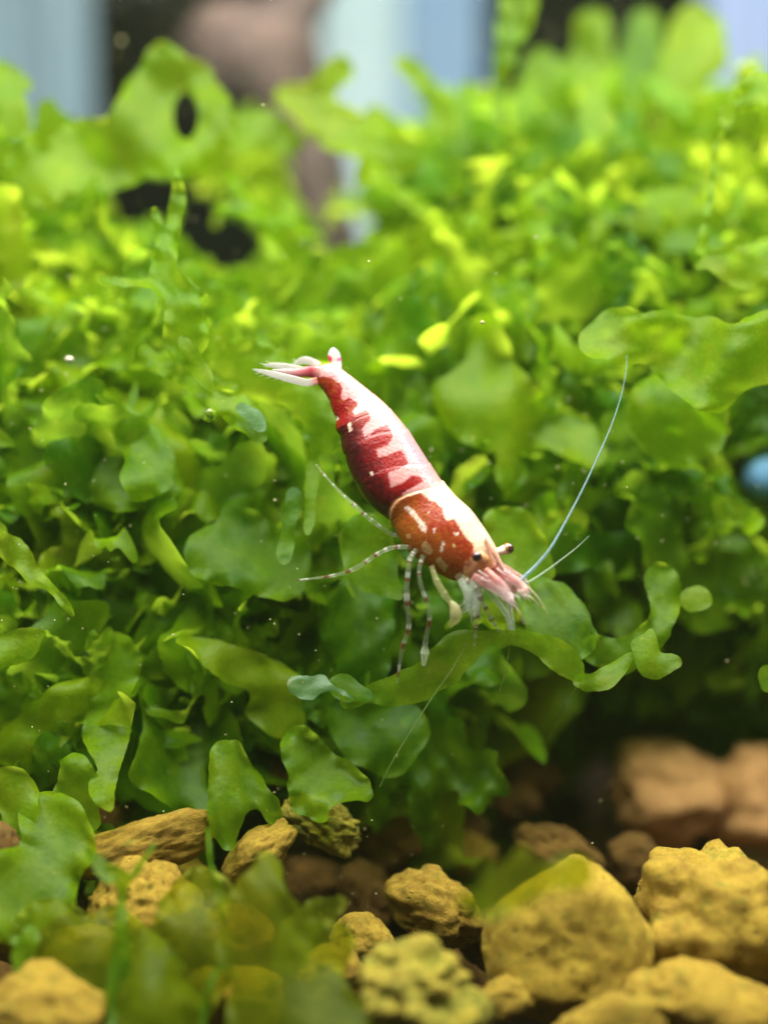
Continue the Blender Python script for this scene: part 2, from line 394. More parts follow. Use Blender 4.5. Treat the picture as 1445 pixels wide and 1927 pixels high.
stones = [  # px, py, d, rx, ry, roll, material, seed, rough, jag, pits, label
    (1072, 1778, 9.55, 165, 162, -32, M_STONE, 3, .065, 0, .08, 'large smooth egg-shaped yellow stone leaning between other stones'),
    (1345, 1722, 9.75, 172, 150, 8, M_STONE, 5, .17, .12, .10, 'large yellow stone with a jagged upper edge, against the egg-shaped stone'),
    (1345, 1905, 9.15, 165, 95, 14, M_STONE, 8, .15, .08, .12, 'flat yellow stone under the jagged-edged stone'),
    (1140, 1945, 8.85, 112, 75, -6, M_STONE, 9, .15, .10, .06, 'small bright yellow stone at the foot of the egg-shaped stone'),
    (785, 1880, 9.0, 142, 112, 5, M_STONE_ALGAE, 12, .16, 0, .34, 'deeply pitted stone stained with green algae'),
    (820, 1705, 10.2, 98, 72, 25, M_STONE, 14, .18, .08, .14, 'knobbly ochre stone behind the pitted green stone'),
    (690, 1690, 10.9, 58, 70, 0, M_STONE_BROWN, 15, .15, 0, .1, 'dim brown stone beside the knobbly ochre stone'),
    (680, 1772, 9.9, 64, 52, 20, M_STONE, 16, .15, 0, .1, 'small orange-yellow stone touching the pitted green stone'),
    (95, 1905, 9.05, 125, 88, 14, M_STONE, 17, .15, .06, .08, 'yellow stone with one corner under a broad olive frond'),
    (265, 1592, 10.05, 150, 58, -18, M_STONE, 18, .15, .04, .1, 'long slanting yellow-green stone below the hanging frond'),
    (492, 1605, 10.0, 84, 46, -38, M_STONE, 19, .14, 0, .1, 'small slanting pale stone beside the mossy stone'),
    (612, 1555, 10.3, 88, 52, 18, M_STONE_ALGAE, 20, .20, .12, .26, 'knotted stone overgrown with bright green algae'),
    (372, 1885, 9.35, 74, 60, -28, M_STONE, 21, .15, 0, .1, 'small yellow stone half hidden behind broad olive fronds'),
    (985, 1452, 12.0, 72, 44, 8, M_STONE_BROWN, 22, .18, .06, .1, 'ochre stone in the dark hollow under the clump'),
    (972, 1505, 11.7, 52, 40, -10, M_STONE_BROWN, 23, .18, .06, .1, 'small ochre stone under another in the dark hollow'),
    (1250, 1492, 12.0, 122, 96, 20, M_STONE_PINK, 24, .26, .12, .05, 'blurred tan stone at the back, beside a second tan stone'),
    (1430, 1515, 12.0, 112, 104, 0, M_STONE_PINK, 25, .26, .12, .05, 'second blurred tan stone at the back, behind the jagged-edged stone'),
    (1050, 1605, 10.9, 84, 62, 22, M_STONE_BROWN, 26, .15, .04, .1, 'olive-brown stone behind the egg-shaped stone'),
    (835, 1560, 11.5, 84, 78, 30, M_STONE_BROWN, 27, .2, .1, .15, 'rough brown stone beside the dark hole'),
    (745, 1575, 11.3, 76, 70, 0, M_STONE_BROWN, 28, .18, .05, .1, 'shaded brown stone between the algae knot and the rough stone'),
    (265, 1715, 9.75, 118, 92, -12, M_STONE, 29, .2, .06, .2, 'crumbly yellow stone framed by dark green fronds'),
    (445, 1760, 9.85, 74, 72, 12, M_STONE_BROWN, 30, .15, 0, .1, 'orange-brown stone between two broad olive fronds'),
    (-10, 1600, 9.7, 52, 72, 0, M_STONE_BROWN, 31, .12, 0, .1, 'brown stone with a pale edge beside the left fronds'),
    (190, 1530, 10.6, 60, 60, 0, M_STONE_BROWN, 32, .15, 0, .1, 'red-brown stone behind the tip of the hanging frond'),
    (540, 1480, 11.2, 66, 56, 10, M_STONE_BROWN, 33, .15, 0, .1, 'red-brown stone glimpsed in the dark behind the algae knot'),
    (585, 1665, 11.0, 70, 55, 10, M_STONE_BROWN, 35, .15, .04, .1, 'dim ochre stone beside the finger-tipped olive frond'),
    (620, 1835, 9.6, 66, 56, -15, M_STONE, 36, .15, .04, .1, 'small ochre stone touching the side lobe of the finger-tipped frond'),
    (470, 1880, 9.3, 80, 60, 10, M_STONE, 37, .15, .04, .1, 'ochre stone veiled by the finger-tipped olive frond'),
    (330, 1660, 10.6, 80, 60, 5, M_STONE, 38, .15, .04, .1, 'yellow-brown stone under the long slanting stone'),
    (370, 1765, 10.0, 66, 58, 25, M_STONE, 39, .15, .04, .1, 'small yellow stone between the crumbly stone and the orange-brown stone'),
    (165, 1800, 9.5, 90, 66, -10, M_STONE, 40, .15, .04, .1, 'yellow stone veiled by the broad olive frond'),
    (20, 1760, 9.6, 76, 60, 10, M_STONE, 41, .15, .04, .1, 'ochre stone under the small bright hanging frond'),
    (950, 1880, 9.3, 60, 52, 0, M_STONE, 42, .15, .04, .1, 'small ochre stone between the pitted stone and the egg-shaped stone'),
    (1190, 1620, 11.0, 60, 50, 0, M_STONE_BROWN, 43, .15, .04, .1, 'brown stone in the cleft between the egg-shaped and jagged stones'),
    (880, 1610, 11.3, 60, 48, 10, M_STONE, 44, .15, .04, .1, 'ochre stone beside the rough brown stone, in the shade'),
    (930, 1770, 10.4, 70, 60, 0, M_STONE_BROWN, 34, .15, 0, .1, 'brown stone wedged behind the egg-shaped stone'),
]
for (x, y, d, rx, ry, rot, m, seed, ro, jg, pt, lab) in stones:
    put_stone(stone_mesh('stone', m, seed, ro, jg, pt, 5 if d < 11 else 4), x, y, d, rx, ry, rot, lab)
# the bed of further stones below and between them
bed_protos = [stone_mesh('bed_stone', mm, 60 + i, .17, .04, .12, 3) for i, mm in enumerate((M_STONE_BROWN, M_STONE, M_STONE_BROWN, M_STONE_PINK))]
rs = random.Random(3)
placed = []
for (x, y, d, rx, ry, *_r) in stones:
    w = P(x, y, d); placed.append((w[0], w[1], rx / FPX * d))
nb = 0
for _ in range(4000):
    x = rs.uniform(-4.6, 4.6); y = rs.uniform(-3.0, 5.6); r = rs.uniform(0.28, 0.48)
    if any((x - a) ** 2 + (y - b) ** 2 < ((r + c) * 0.80) ** 2 for a, b, c in placed): continue
    w = np.array([x, y, -.5]) - CAM; sx_, sy_ = 722.5 + FPX * w[0] / (w @ FW), 963.5 - FPX * (w @ UP) / (w @ FW)
    if not (-90 < sx_ < 1535 and sy_ < 2000): continue
    nb_lab = min(stones, key=lambda q: (q[0] - sx_) ** 2 + (q[1] - sy_) ** 2)[-1]
    nb_lab = nb_lab.split(',')[0].split(' with ')[0].split(' under ')[0].split(' beside ')[0].split(' behind ')[0].split(' below ')[0].split(' at ')[0].split(' half ')[0].split(' leaning ')[0].split(' between ')[0].split(' touching ')[0].split(' framed ')[0].split(' in the ')[0].split(' glimpsed ')[0].split(' wedged ')[0].split(' veiled ')[0]
    placed.append((x, y, r)); nb += 1
    o = bpy.data.objects.new('stone', rs.choice(bed_protos)); COL.objects.link(o)
    o.location = Vector((x, y, -0.55 + rs.uniform(-.08, .12) )) * S
    o.rotation_euler = (rs.uniform(0, 6), rs.uniform(0, 6), rs.uniform(0, 6)); o.scale = (r, r * .9, r * .85)
    tag(o, 'dim rounded stone low in the bed beside the ' + nb_lab, 'stone', 'low stones beside the ' + nb_lab)
    if nb > 110: break

# ------------------------------------------------------------------ fronds
def sheet2d(strokes, cell, holes=(), k_s=0.35, rag=1.0):
    """flat lobed outline: smooth union of tapering strokes, cut out of a grid"""
    segs = []
    for st in strokes:
        if len(st) == 1: st = [st[0], (st[0][0] + 1e-3, st[0][1], st[0][2])]
        for a, b in zip(st[:-1], st[1:]): segs.append((*a, *b))
    sg = np.array(segs, float); rm = max(sg[:, 2].max(), sg[:, 5].max())
    x0 = min(sg[:, 0].min(), sg[:, 3].min()) - rm * 1.4; x1 = max(sg[:, 0].max(), sg[:, 3].max()) + rm * 1.4
    y0 = min(sg[:, 1].min(), sg[:, 4].min()) - rm * 1.4; y1 = max(sg[:, 1].max(), sg[:, 4].max()) + rm * 1.4
    nx = int((x1 - x0) / cell) + 2; ny = int((y1 - y0) / cell) + 2
    X, Y = np.meshgrid(x0 + np.arange(nx) * cell, y0 + np.arange(ny) * cell)
    kk = k_s * np.median(sg[:, [2, 5]])
    acc = np.zeros_like(X)
    for ax, ay, ar, bx, by, br in sg:
        dx, dy = bx - ax, by - ay; L = dx * dx + dy * dy + 1e-12
        t = np.clip(((X - ax) * dx + (Y - ay) * dy) / L, 0, 1)
        f = ar + (br - ar) * t - np.hypot(X - ax - t * dx, Y - ay - t * dy)
        acc += np.exp(np.clip(f / kk, -60, 60))
    F = kk * np.log(acc + 1e-30)
    F -= kk * 0.35
    u_ = np.median(sg[:, [2, 5]]); rr_ = random.Random(int(abs(sg.sum()) * 97) % 100003)
    for wl_, am_ in ((4.0, .10), (2.6, .085), (1.6, .05), (.8, .024)):
        for _ in range(2):
            a_ = rr_.uniform(0, 6.3); p_ = rr_.uniform(0, 6.3); w_ = wl_ * u_ * rr_.uniform(.8, 1.25)
            F += rag * am_ * u_ * np.sin((X * math.cos(a_) + Y * math.sin(a_)) * 6.283 / w_ + p_)
    for hx, hy, hrx, hry in holes:
        q = (np.hypot((X - hx) / hrx, (Y - hy) / hry) - 1) * min(hrx, hry); F = np.minimum(F, q)
    verts = []; idx = {}; depth = []; faces = []
    def gv(i, j):
        key = (i, j)
        if key not in idx: idx[key] = len(verts); verts.append((X[j, i], Y[j, i])); depth.append(F[j, i])
        return idx[key]
    def ev(a, b):
        key = (a, b) if a < b else (b, a)
        if key not in idx:
            fa, fb = F[a[1], a[0]], F[b[1], b[0]]; t = fa / (fa - fb)
            idx[key] = len(verts)
            verts.append((X[a[1], a[0]] + t * (X[b[1], b[0]] - X[a[1], a[0]]), Y[a[1], a[0]] + t * (Y[b[1], b[0]] - Y[a[1], a[0]]))); depth.append(0.0)
        return idx[key]
    ins = F > 0
    act = ins[:-1, :-1] | ins[1:, :-1] | ins[:-1, 1:] | ins[1:, 1:]
    for j, i in zip(*np.nonzero(act)):
        c = [(i, j), (i + 1, j), (i + 1, j + 1), (i, j + 1)]
        s = [ins[q[1], q[0]] for q in c]
        if all(s): faces.append([gv(*q) for q in c]); continue
        poly = []
        for n_ in range(4):
            a, b = c[n_], c[(n_ + 1) % 4]
            if s[n_]: poly.append(gv(*a))
            if s[n_] != s[(n_ + 1) % 4]: poly.append(ev(a, b))
        if len(poly) >= 3: faces.append(poly)
    return np.array(verts), faces, np.array(depth)

def wavy(xy, rng, wl, amp, n=5):
    """smooth random ruffle height at 2-D points"""
    z = np.zeros(len(xy))
    for i in range(n):
        a = rng.uniform(0, 2 * math.pi); w = wl * rng.uniform(0.5, 1.5); ph = rng.uniform(0, 6.3)
        z += amp / n ** 0.5 * np.sin((xy[:, 0] * math.cos(a) + xy[:, 1] * math.sin(a)) * 2 * math.pi / w + ph)
    return z

HERO = [0]
def hero(label, strokes, d, tint=0.5, mat=None, tilt=(0.0, 0.35), amp=0.10, holes=(), group=None, cell=None, name='frond'):
    HERO[0] += 1; rng = random.Random(1000 + HERO[0])
    # irregular outline: jitter the stroke widths along their length
    ns = []
    for st in strokes:
        if len(st) == 1: ns.append(st); continue
        c, t = catmull(st, (len(st) - 1) * 4 + 1); r0 = c[:, 2]
        ph = rng.uniform(0, 6); r = np.maximum(r0 * (1 + 0.13 * np.sin(t * 2.7 + ph) + 0.07 * np.sin(t * 6.1 + ph * 2)), 1.5)
        ns.append([(a, b, e) for a, b, e in zip(c[:, 0], c[:, 1], r)])
    med = np.median([q[2] for st in ns for q in st])
    xy, faces, dep = sheet2d(ns, cell or max(2.2, min(6.0, med / 4.0)), holes, 0.25, 0.45 if med < 20 else 0.8)
    ctr = xy.mean(0)
    k = d / FPX
    cen = (xy - ctr) * k
    z = wavy(xy * k, rng, 1.1, amp) + tilt[0] * cen[:, 0] + tilt[1] * -cen[:, 1]
    edge = np.exp(-dep * k / 0.05)
    z += edge * wavy(xy * k, rng, 0.26, amp * 0.5)
    V = PA(xy[:, 0], xy[:, 1], d + z)
    org = V[np.argmax(xy[:, 1])]
    me = make_mesh('frond', V, faces, mat or M_CLEAR, org, tint=tint)
    o = link(name, me, org)
    return tag(o, label, 'frond', group)

hero('wide green frond whose curled end closes round a black hole', [[(60, 330, 62), (150, 300, 50), (230, 285, 55), (290, 275, 46), (345, 290, 38), (388, 268, 36), (398, 205, 28), (370, 155, 32), (318, 140, 34), (290, 185, 42), (262, 235, 48)], [(318, 140, 30), (312, 112, 16)], [(262, 160, 18), (255, 200, 25)]], 11.7, 0.75, tilt=(.1, .2), amp=.10, holes=((350, 218, 24, 44),))
hero('forked bright sprig with upright narrow blades beside the black gaps', [[(331, 318, 5), (336, 365, 13), (328, 425, 12), (318, 480, 12), (308, 515, 22), (338, 560, 33), (350, 620, 40), (345, 665, 22)], [(290, 395, 5), (303, 440, 12), (313, 490, 17), (305, 515, 18)], [(186, 522, 3), (232, 531, 8), (285, 534, 7), (330, 548, 16)], [(335, 535, 16), (388, 555, 3)]], 10.45, 0.7, amp=.10)
hero('narrow pointed blade drooping beside the sprig', [[(345, 640, 11), (368, 680, 15), (386, 712, 12), (398, 735, 4)]], 10.25, 0.85, amp=.04)
hero('twisted strip linking the drooping blade to the pale-tipped frond', [[(270, 660, 12), (300, 690, 14), (340, 705, 12), (390, 745, 15), (430, 760, 22), (470, 790, 26), (490, 825, 12)]], 10.35, 0.7, amp=.08)
hero('pale bluish frond tip on the twisted strip', [[(455, 768, 10), (478, 785, 14), (492, 803, 9)]], 10.22, 0.6, M_PALE_SHEEN, amp=.03)
hero('finger-shaped frond with a round knob at its tip', [[(152, 774, 12), (185, 777, 12), (225, 790, 15), (262, 830, 36), (285, 870, 42), (265, 905, 34)]], 10.45, 0.62, amp=.10)
hero('broad green frond behind the finger-shaped one', [[(20, 870, 66), (90, 830, 62), (170, 850, 70), (240, 900, 50), (290, 905, 34)]], 10.75, 0.55, amp=.14)
hero('frond ending in a pale round disc near the walking legs', [[(396, 1045, 48), (450, 1040, 46), (510, 1050, 56), (545, 1085, 40)], [(440, 965, 26), (455, 1010, 30)]], 10.5, 0.42, amp=.08)
hero('curved strap-like frond that narrows to a hanging tail', [[(-5, 1015, 16), (35, 1045, 25), (66, 1085, 14), (95, 1105, 7), (118, 1130, 9), (138, 1157, 3)]], 10.1, 0.62, amp=.06)
hero('pale leaf-shaped frond with a wavy upper edge, below the strap-like frond', [[(-20, 1235, 30), (25, 1220, 24), (60, 1203, 15), (88, 1188, 3)]], 10.1, 0.8, amp=.05)
hero('long frond hanging down to a bright pointed tip', [[(222, 1230, 44), (208, 1310, 36), (200, 1390, 33), (202, 1450, 17), (194, 1485, 15), (208, 1521, 3)]], 10.25, 0.50, tilt=(0, .6), amp=.09)
hero('wide dark green frond hanging beside the pointed tip', [[(300, 1300, 40), (330, 1370, 52), (325, 1440, 50), (360, 1500, 26), (380, 1550, 9), (392, 1620, 4)], [(330, 1370, 40), (405, 1370, 34), (430, 1420, 22)], [(325, 1440, 30), (265, 1450, 26)]], 10.5, 0.15, tilt=(.2, .4), amp=.13)
hero('long horizontal frond with a rounded blunt end beside the antenna tip', [[(1118, 637, 32), (1170, 632, 32), (1225, 640, 38), (1290, 660, 56), (1370, 680, 62), (1460, 655, 70)], [(1290, 690, 50), (1330, 730, 36)], [(1262, 605, 14), (1275, 640, 20)]], 10.35, 0.95, amp=.10)
hero('rounded broad frond below the long horizontal one', [[(1260, 750, 48), (1268, 805, 66), (1320, 800, 40)], [(1210, 790, 20), (1240, 790, 30)]], 10.8, 0.68, amp=.10)
hero('short knobbed frond on a thin dark stem against the lavender streak', [[(1395, 195, 14), (1425, 165, 30), (1470, 180, 40)], [(1390, 205, 5), (1372, 232, 4), (1348, 272, 4), (1340, 320, 5), (1335, 380, 6), (1318, 470, 10)], [(1358, 205, 6), (1360, 235, 4)]], 10.9, 0.72, amp=.06)
hero('rounded frond on a narrow stalk under the thin dark stem', [[(1312, 502, 5), (1345, 488, 12), (1370, 495, 22), (1410, 500, 40), (1470, 490, 45)]], 10.8, 0.82, amp=.06)
hero('arching frond the shrimp picks at with its front legs', [[(650, 1320, 14), (700, 1306, 16), (760, 1296, 26), (815, 1270, 34), (855, 1232, 32), (890, 1207, 20), (930, 1199, 9), (985, 1203, 12), (1035, 1222, 24), (1070, 1250, 18), (1092, 1280, 7)], [(941, 1208, 13)]], 9.93, 0.58, tilt=(-0.02, -.1), amp=.05)
hero('boat-shaped frond at the end of the arching frond', [[(1090, 1282, 12), (1118, 1284, 17), (1155, 1265, 15), (1186, 1234, 7)]], 9.95, 0.75, amp=.04)
hero('triangular leaf-shaped frond beside the boat-shaped one', [[(1225, 1188, 4), (1220, 1222, 17), (1222, 1256, 20), (1270, 1245, 13)], [(1200, 1215, 12), (1220, 1240, 18)]], 9.98, 0.66, amp=.05)
hero('dark broad frond rising behind the triangular one', [[(1240, 1080, 20), (1250, 1130, 28), (1230, 1190, 22), (1170, 1240, 26), (1120, 1220, 30)]], 10.35, 0.25, amp=.09)
hero('round-edged frond behind the bristles of the shrimp head', [[(1000, 1110, 26), (1035, 1145, 46), (1062, 1185, 44), (1098, 1205, 14)]], 10.3, 0.42, amp=.07)
hero('bright rounded frond behind the far eye', [[(945, 1015, 38), (975, 1025, 44), (1000, 1070, 40)]], 10.45, 0.62, amp=.06)
hero('pale rounded frond behind the thin rear legs', [[(690, 1000, 40), (690, 1045, 40), (712, 1080, 30), (752, 1118, 8)]], 10.3, 0.72, amp=.06)
hero('light green frond behind the tail fan', [[(420, 700, 26), (470, 690, 38), (530, 725, 40), (590, 765, 34), (610, 820, 34)]], 10.6, 0.85, amp=.10)
hero('oval lobe with a painted pale blue-green sheen below the walking legs', [[(560, 1290, 17), (584, 1295, 20), (604, 1286, 15)], [(604, 1286, 5), (640, 1300, 3), (665, 1315, 3)]], 9.9, 0.35, M_PALE_SHEEN, amp=.03, tilt=(0, .5))  # the sheen reflected by this frond tip is put into its colour
hero('small rounded frond next to the pale oval lobe', [[(640, 1290, 20), (660, 1300, 16), (690, 1310, 12)]], 9.97, 0.5, amp=.03)
hero('broad olive frond lying over the lower stones, left of the dark stem', [[(100, 1740, 48), (115, 1800, 58), (190, 1800, 74), (270, 1850, 66), (330, 1950, 60)]], 9.15, 0.45, M_OLIVE, tilt=(0, .5), amp=.12)
hero('tall olive frond standing before the orange-brown stone', [[(375, 1680, 40), (362, 1745, 52), (340, 1830, 62), (300, 1910, 74), (290, 1990, 70)]], 9.05, 0.55, M_OLIVE, tilt=(0, .5), amp=.12)
hero('olive frond with a finger-like tip and a side lobe', [[(508, 1630, 26), (492, 1690, 40), (492, 1770, 62), (520, 1850, 92), (560, 1950, 120)], [(560, 1820, 40), (612, 1782, 36), (650, 1795, 10)]], 8.9, 0.75, M_OLIVE, tilt=(0, .5), amp=.10)
hero('blue-green frond on the far left of the stones', [[(-20, 1700, 60), (50, 1670, 64), (110, 1625, 54), (120, 1560, 40), (70, 1530, 36)]], 9.5, 0.5, tilt=(0, .7), amp=.12)
hero('dark forked stem crossing the crumbly yellow stone', [[(168, 1600, 8), (200, 1640, 14), (232, 1655, 12), (228, 1710, 8), (230, 1770, 14), (225, 1850, 26), (245, 1950, 40)], [(290, 1590, 5), (250, 1650, 8)]], 9.0, 0.2, amp=.05)
hero('thin dark stem with a small leaf before the pale slanting stone', [[(392, 1560, 5), (396, 1620, 7), (410, 1670, 9), (414, 1700, 7), (420, 1732, 2)]], 9.6, 0.22, amp=.04)
hero('thin dark stem rising from the olive frond', [[(425, 1810, 3), (400, 1840, 6), (388, 1880, 5), (382, 1920, 6), (380, 1990, 6)]], 8.9, 0.3, amp=.03)
hero('limp translucent frond trailing over the slanting yellow stone', [[(140, 1440, 30), (150, 1500, 34), (120, 1550, 30), (135, 1600, 14)], [(150, 1500, 22), (185, 1545, 12)]], 9.9, 0.45, amp=.10)
hero('limp green frond trailing between the slanting stones', [[(430, 1420, 36), (440, 1480, 38), (420, 1540, 26), (432, 1590, 8)], [(440, 1480, 26), (490, 1500, 20), (515, 1540, 8)]], 9.95, 0.40, amp=.10)
hero('wide green frond drooping over the algae-covered knot', [[(560, 1400, 34), (600, 1450, 44), (585, 1500, 30), (610, 1540, 8)], [(600, 1450, 28), (660, 1470, 24), (690, 1500, 8)]], 10.0, 0.35, amp=.10)
hero('small limp frond over the brown stone with a pale edge', [[(20, 1480, 34), (40, 1530, 30), (25, 1575, 10)]], 9.8, 0.5, amp=.08)
hero('see-through olive frond lying across the small ochre stone', [[(640, 1700, 10), (600, 1720, 24), (560, 1760, 30), (540, 1810, 26)]], 9.2, 0.6, M_OLIVE, amp=.08)
hero('small bright frond hanging over the left stone', [[(60, 1760, 18), (45, 1800, 17), (38, 1835, 6)]], 9.2, 0.55, amp=.04)
hero('blurred olive frond draped over the egg-shaped stone', [[(872, 1690, 12), (915, 1705, 26), (960, 1668, 40), (1020, 1650, 30), (1085, 1640, 30)], [(960, 1668, 24), (985, 1610, 14)]], 8.35, 0.5, M_OLIVE, amp=.06)
hero('rounded dark frond hanging under the arching frond', [[(720, 1340, 36), (762, 1375, 34), (730, 1410, 38), (680, 1395, 40), (660, 1350, 40)]], 10.4, 0.22, amp=.08)
hero('thick bright frond with a blunt upper lobe before the palest streak', [[(530, 178, 14), (580, 196, 30), (625, 235, 34), (690, 262, 34), (760, 300, 40)], [(585, 190, 24), (622, 150, 22), (648, 128, 16)]], 12.3, 0.9, amp=.10)
hero('pale frond with a rounded top beside the driftwood', [[(440, 262, 22), (480, 240, 30), (525, 250, 28), (556, 272, 14)]], 12.5, 0.85, amp=.08)
hero('tall blurred frond reaching up past the black gap', [[(940, 225, 14), (938, 150, 10), (950, 100, 20), (968, 40, 30), (985, -40, 32)]], 12.4, 0.68, amp=.08)
hero('slender frond rising before the sky-blue streak', [[(752, 118, 14), (785, 140, 15), (812, 180, 18), (840, 240, 26)]], 12.5, 0.8, amp=.06)
hero('blurred yellow-green frond standing in the black gap', [[(1110, 50, 30), (1118, 110, 42), (1100, 190, 56)]], 13.2, 0.72, amp=.08)
hero('blurred yellow-green frond at the edge of the lavender streak', [[(1300, 40, 32), (1310, 95, 42), (1270, 160, 50)], [(1310, 95, 24), (1358, 110, 10)]], 13.0, 0.86, amp=.08)
hero('blurred frond with a forked top before the sky-blue streak', [[(880, 170, 16), (872, 215, 22), (880, 280, 40)], [(840, 200, 12), (865, 240, 20)]], 12.8, 0.6, amp=.08)
hero('blurred olive-green frond rising beside the tall one', [[(1030, 110, 20), (1020, 160, 34), (1010, 230, 50)], [(1065, 150, 18), (1035, 190, 30)]], 13.0, 0.55, amp=.08)
hero('blurred rounded frond between the black gap and the lavender streak', [[(1215, 50, 26), (1205, 110, 40), (1190, 180, 50)]], 13.4, 0.6, amp=.08)
hero('ragged frond lapping over the lower edge of the palest streak', [[(700, 215, 14), (725, 245, 24), (740, 300, 40)], [(665, 250, 12), (700, 280, 24)]], 12.7, 0.65, amp=.08)
hero('upright bright tip in front of the clump top', [[(1112, 160, 10), (1112, 200, 20), (1130, 250, 34)]], 12.0, 0.8, amp=.06)
hero('narrow frond leaning over the grey-blue streak', [[(-30, 120, 18), (10, 140, 16), (54, 160, 11)], [(10, 190, 36), (30, 230, 30)]], 11.8, 0.85, amp=.06)
hero('blunt frond standing before the grey-blue streak', [[(88, 205, 14), (100, 250, 30), (120, 310, 50)]], 12.0, 0.72, amp=.08)
hero('mottled frond with a flat pale top beside the antenna', [[(868, 835, 6), (905, 815, 12), (950, 802, 28), (1010, 795, 40), (1075, 820, 40), (1110, 850, 26)]], 11.0, 0.66, amp=.09)
hero('small drooping tip behind the back of the shrimp', [[(770, 690, 14), (780, 725, 16), (805, 750, 10)]], 11.2, 0.7, amp=.05)
hero('thin strip beside the belly of the shrimp', [[(575, 790, 14), (588, 860, 11), (585, 930, 12), (580, 1000, 8)]], 10.4, 0.7, amp=.05)
hero('narrow dark blade hanging near the thin rear legs', [[(552, 930, 14), (545, 985, 14), (536, 1040, 12), (535, 1052, 8)]], 10.25, 0.3, amp=.04)
hero('rounded green frond at the right edge below the blue bead', [[(1440, 1265, 12), (1445, 1290, 14)]], 10.1, 0.6, amp=.02)
hero('small round lobe on the dark right side of the clump', [[(1300, 1128, 20), (1320, 1124, 18)]], 10.4, 0.6, amp=.03)

# generic fronds: forked ribbons with blunt lobes
def forked(rng, kind):
    st = []
    def grow(x, y, a, w, n, lvl):
        pts = [(x, y, w * 0.8)]
        for i in range(n):
            a += rng.gauss(0, 0.22); L = rng.uniform(0.10, 0.17)
            x += math.sin(a) * L; y += math.cos(a) * L
            pts.append((x, y, w * rng.uniform(0.75, 1.25)))
        if lvl == 0 or rng.random() < 0.12:
            pts.append((x + math.sin(a) * .08, y + math.cos(a) * .08, w * rng.choice([.15, .35, .6, 1.0, 1.3]) if kind != 'narrow' else w * .25)); st.append(pts); return
        st.append(pts)
        sp = rng.uniform(0.35, 0.75)
        grow(x, y, a - sp * rng.uniform(.6, 1.2), w * rng.uniform(.8, 1.0), rng.randint(1, 3), lvl - 1)
        grow(x, y, a + sp * rng.uniform(.6, 1.2), w * rng.uniform(.8, 1.0), rng.randint(1, 3), lvl - 1)
        if rng.random() < 0.3: grow(x, y, a, w * .9, rng.randint(1, 2), lvl - 1)
    w = {'broad': rng.uniform(.105, .15), 'ribbon': rng.uniform(.06, .085), 'narrow': rng.uniform(.03, .045)}[kind]
    grow(0, 0, 0, w, rng.randint(2, 4), {'broad': 2, 'ribbon': 3, 'narrow': 2}[kind])
    return st

def proto(seed, kind):
    rng = random.Random(seed); st = forked(rng, kind)
    xy, faces, dep = sheet2d(st, {'broad': .034, 'ribbon': .026, 'narrow': .018}[kind], (), 0.22)
    x, y = xy[:, 0], xy[:, 1]
    z = wavy(xy, rng, 0.8, 0.11) + np.exp(-np.maximum(dep, 0) / 0.05) * wavy(xy, rng, 0.24, 0.055)
    # curl along the length and across
    k1 = rng.uniform(-1.0, 1.0); th = y * k1
    yy = np.where(abs(k1) > .02, np.sin(th) / k1, y) - z * np.sin(th); zz = (1 - np.cos(th)) / (k1 if abs(k1) > .02 else 1e9) + z * np.cos(th)
    k2 = rng.uniform(-.9, .9); zz = zz + k2 * x * x
    tw = rng.uniform(-.8, .8) * y
    xx = x * np.cos(tw) - zz * np.sin(tw); zz = x * np.sin(tw) + zz * np.cos(tw)
    return np.stack([xx, yy, zz], 1), faces

KINDS = ['broad'] * 14 + ['ribbon'] * 14 + ['narrow'] * 4
PROTO = [(kd, *proto(300 + i, kd)) for i, kd in enumerate(KINDS)]
PMESH = [make_mesh(kd + '_frond', v, f, M_CLEAR, tint=RNG.random()) for kd, v, f in PROTO]

def lerp(x, xs, ys): return float(np.interp(x, xs, ys))
TOPX = [-150, 0, 60, 130, 200, 250, 330, 420, 480, 540, 560, 640, 680, 720, 800, 860, 930, 1000, 1060, 1200, 1290, 1330, 1400, 1600]
TOPY = [150, 170, 220, 250, 260, 310, 320, 220, 210, 240, 310, 320, 240, 220, 200, 190, 180, 180, 160, 140, 130, 190, 150, 100]
GAPS = [(222, 345, 20), (245, 385, 30), (292, 372, 14), (312, 396, 14), (350, 218, 40), (428, 470, 32), (200, 190, 45), (590, 330, 32), (345, 430, 12), (668, 438, 20), (600, 250, 34), (1430, 893, 34)]
def front_depth(px, py):
    base = lerp(py, [0, 300, 600, 900, 1150, 1300, 1500], [12.9, 12.2, 11.3, 10.75, 10.5, 10.5, 10.6])
    base += lerp(px, [0, 500, 800, 1445], [-0.15, 0.0, .15, .25])
    base += 1.5 * float(np.clip((py - 1000) / 200, 0, 1)) * float(np.clip((px - 850) / 150, 0, 1))
    return base
def low_limit(px): return lerp(px, [-150, 0, 200, 420, 600, 760, 900, 1100, 1600], [1560, 1540, 1420, 1430, 1400, 1340, 1320, 1330, 1330])

def allowed(px, py, layer=0):
    if py < lerp(px, TOPX, TOPY) - 15 or py > low_limit(px) + 70 * layer: return False
    for gx_, gy_, gr in GAPS:
        if (px - gx_) ** 2 + (py - gy_) ** 2 < gr ** 2: return False
    return True

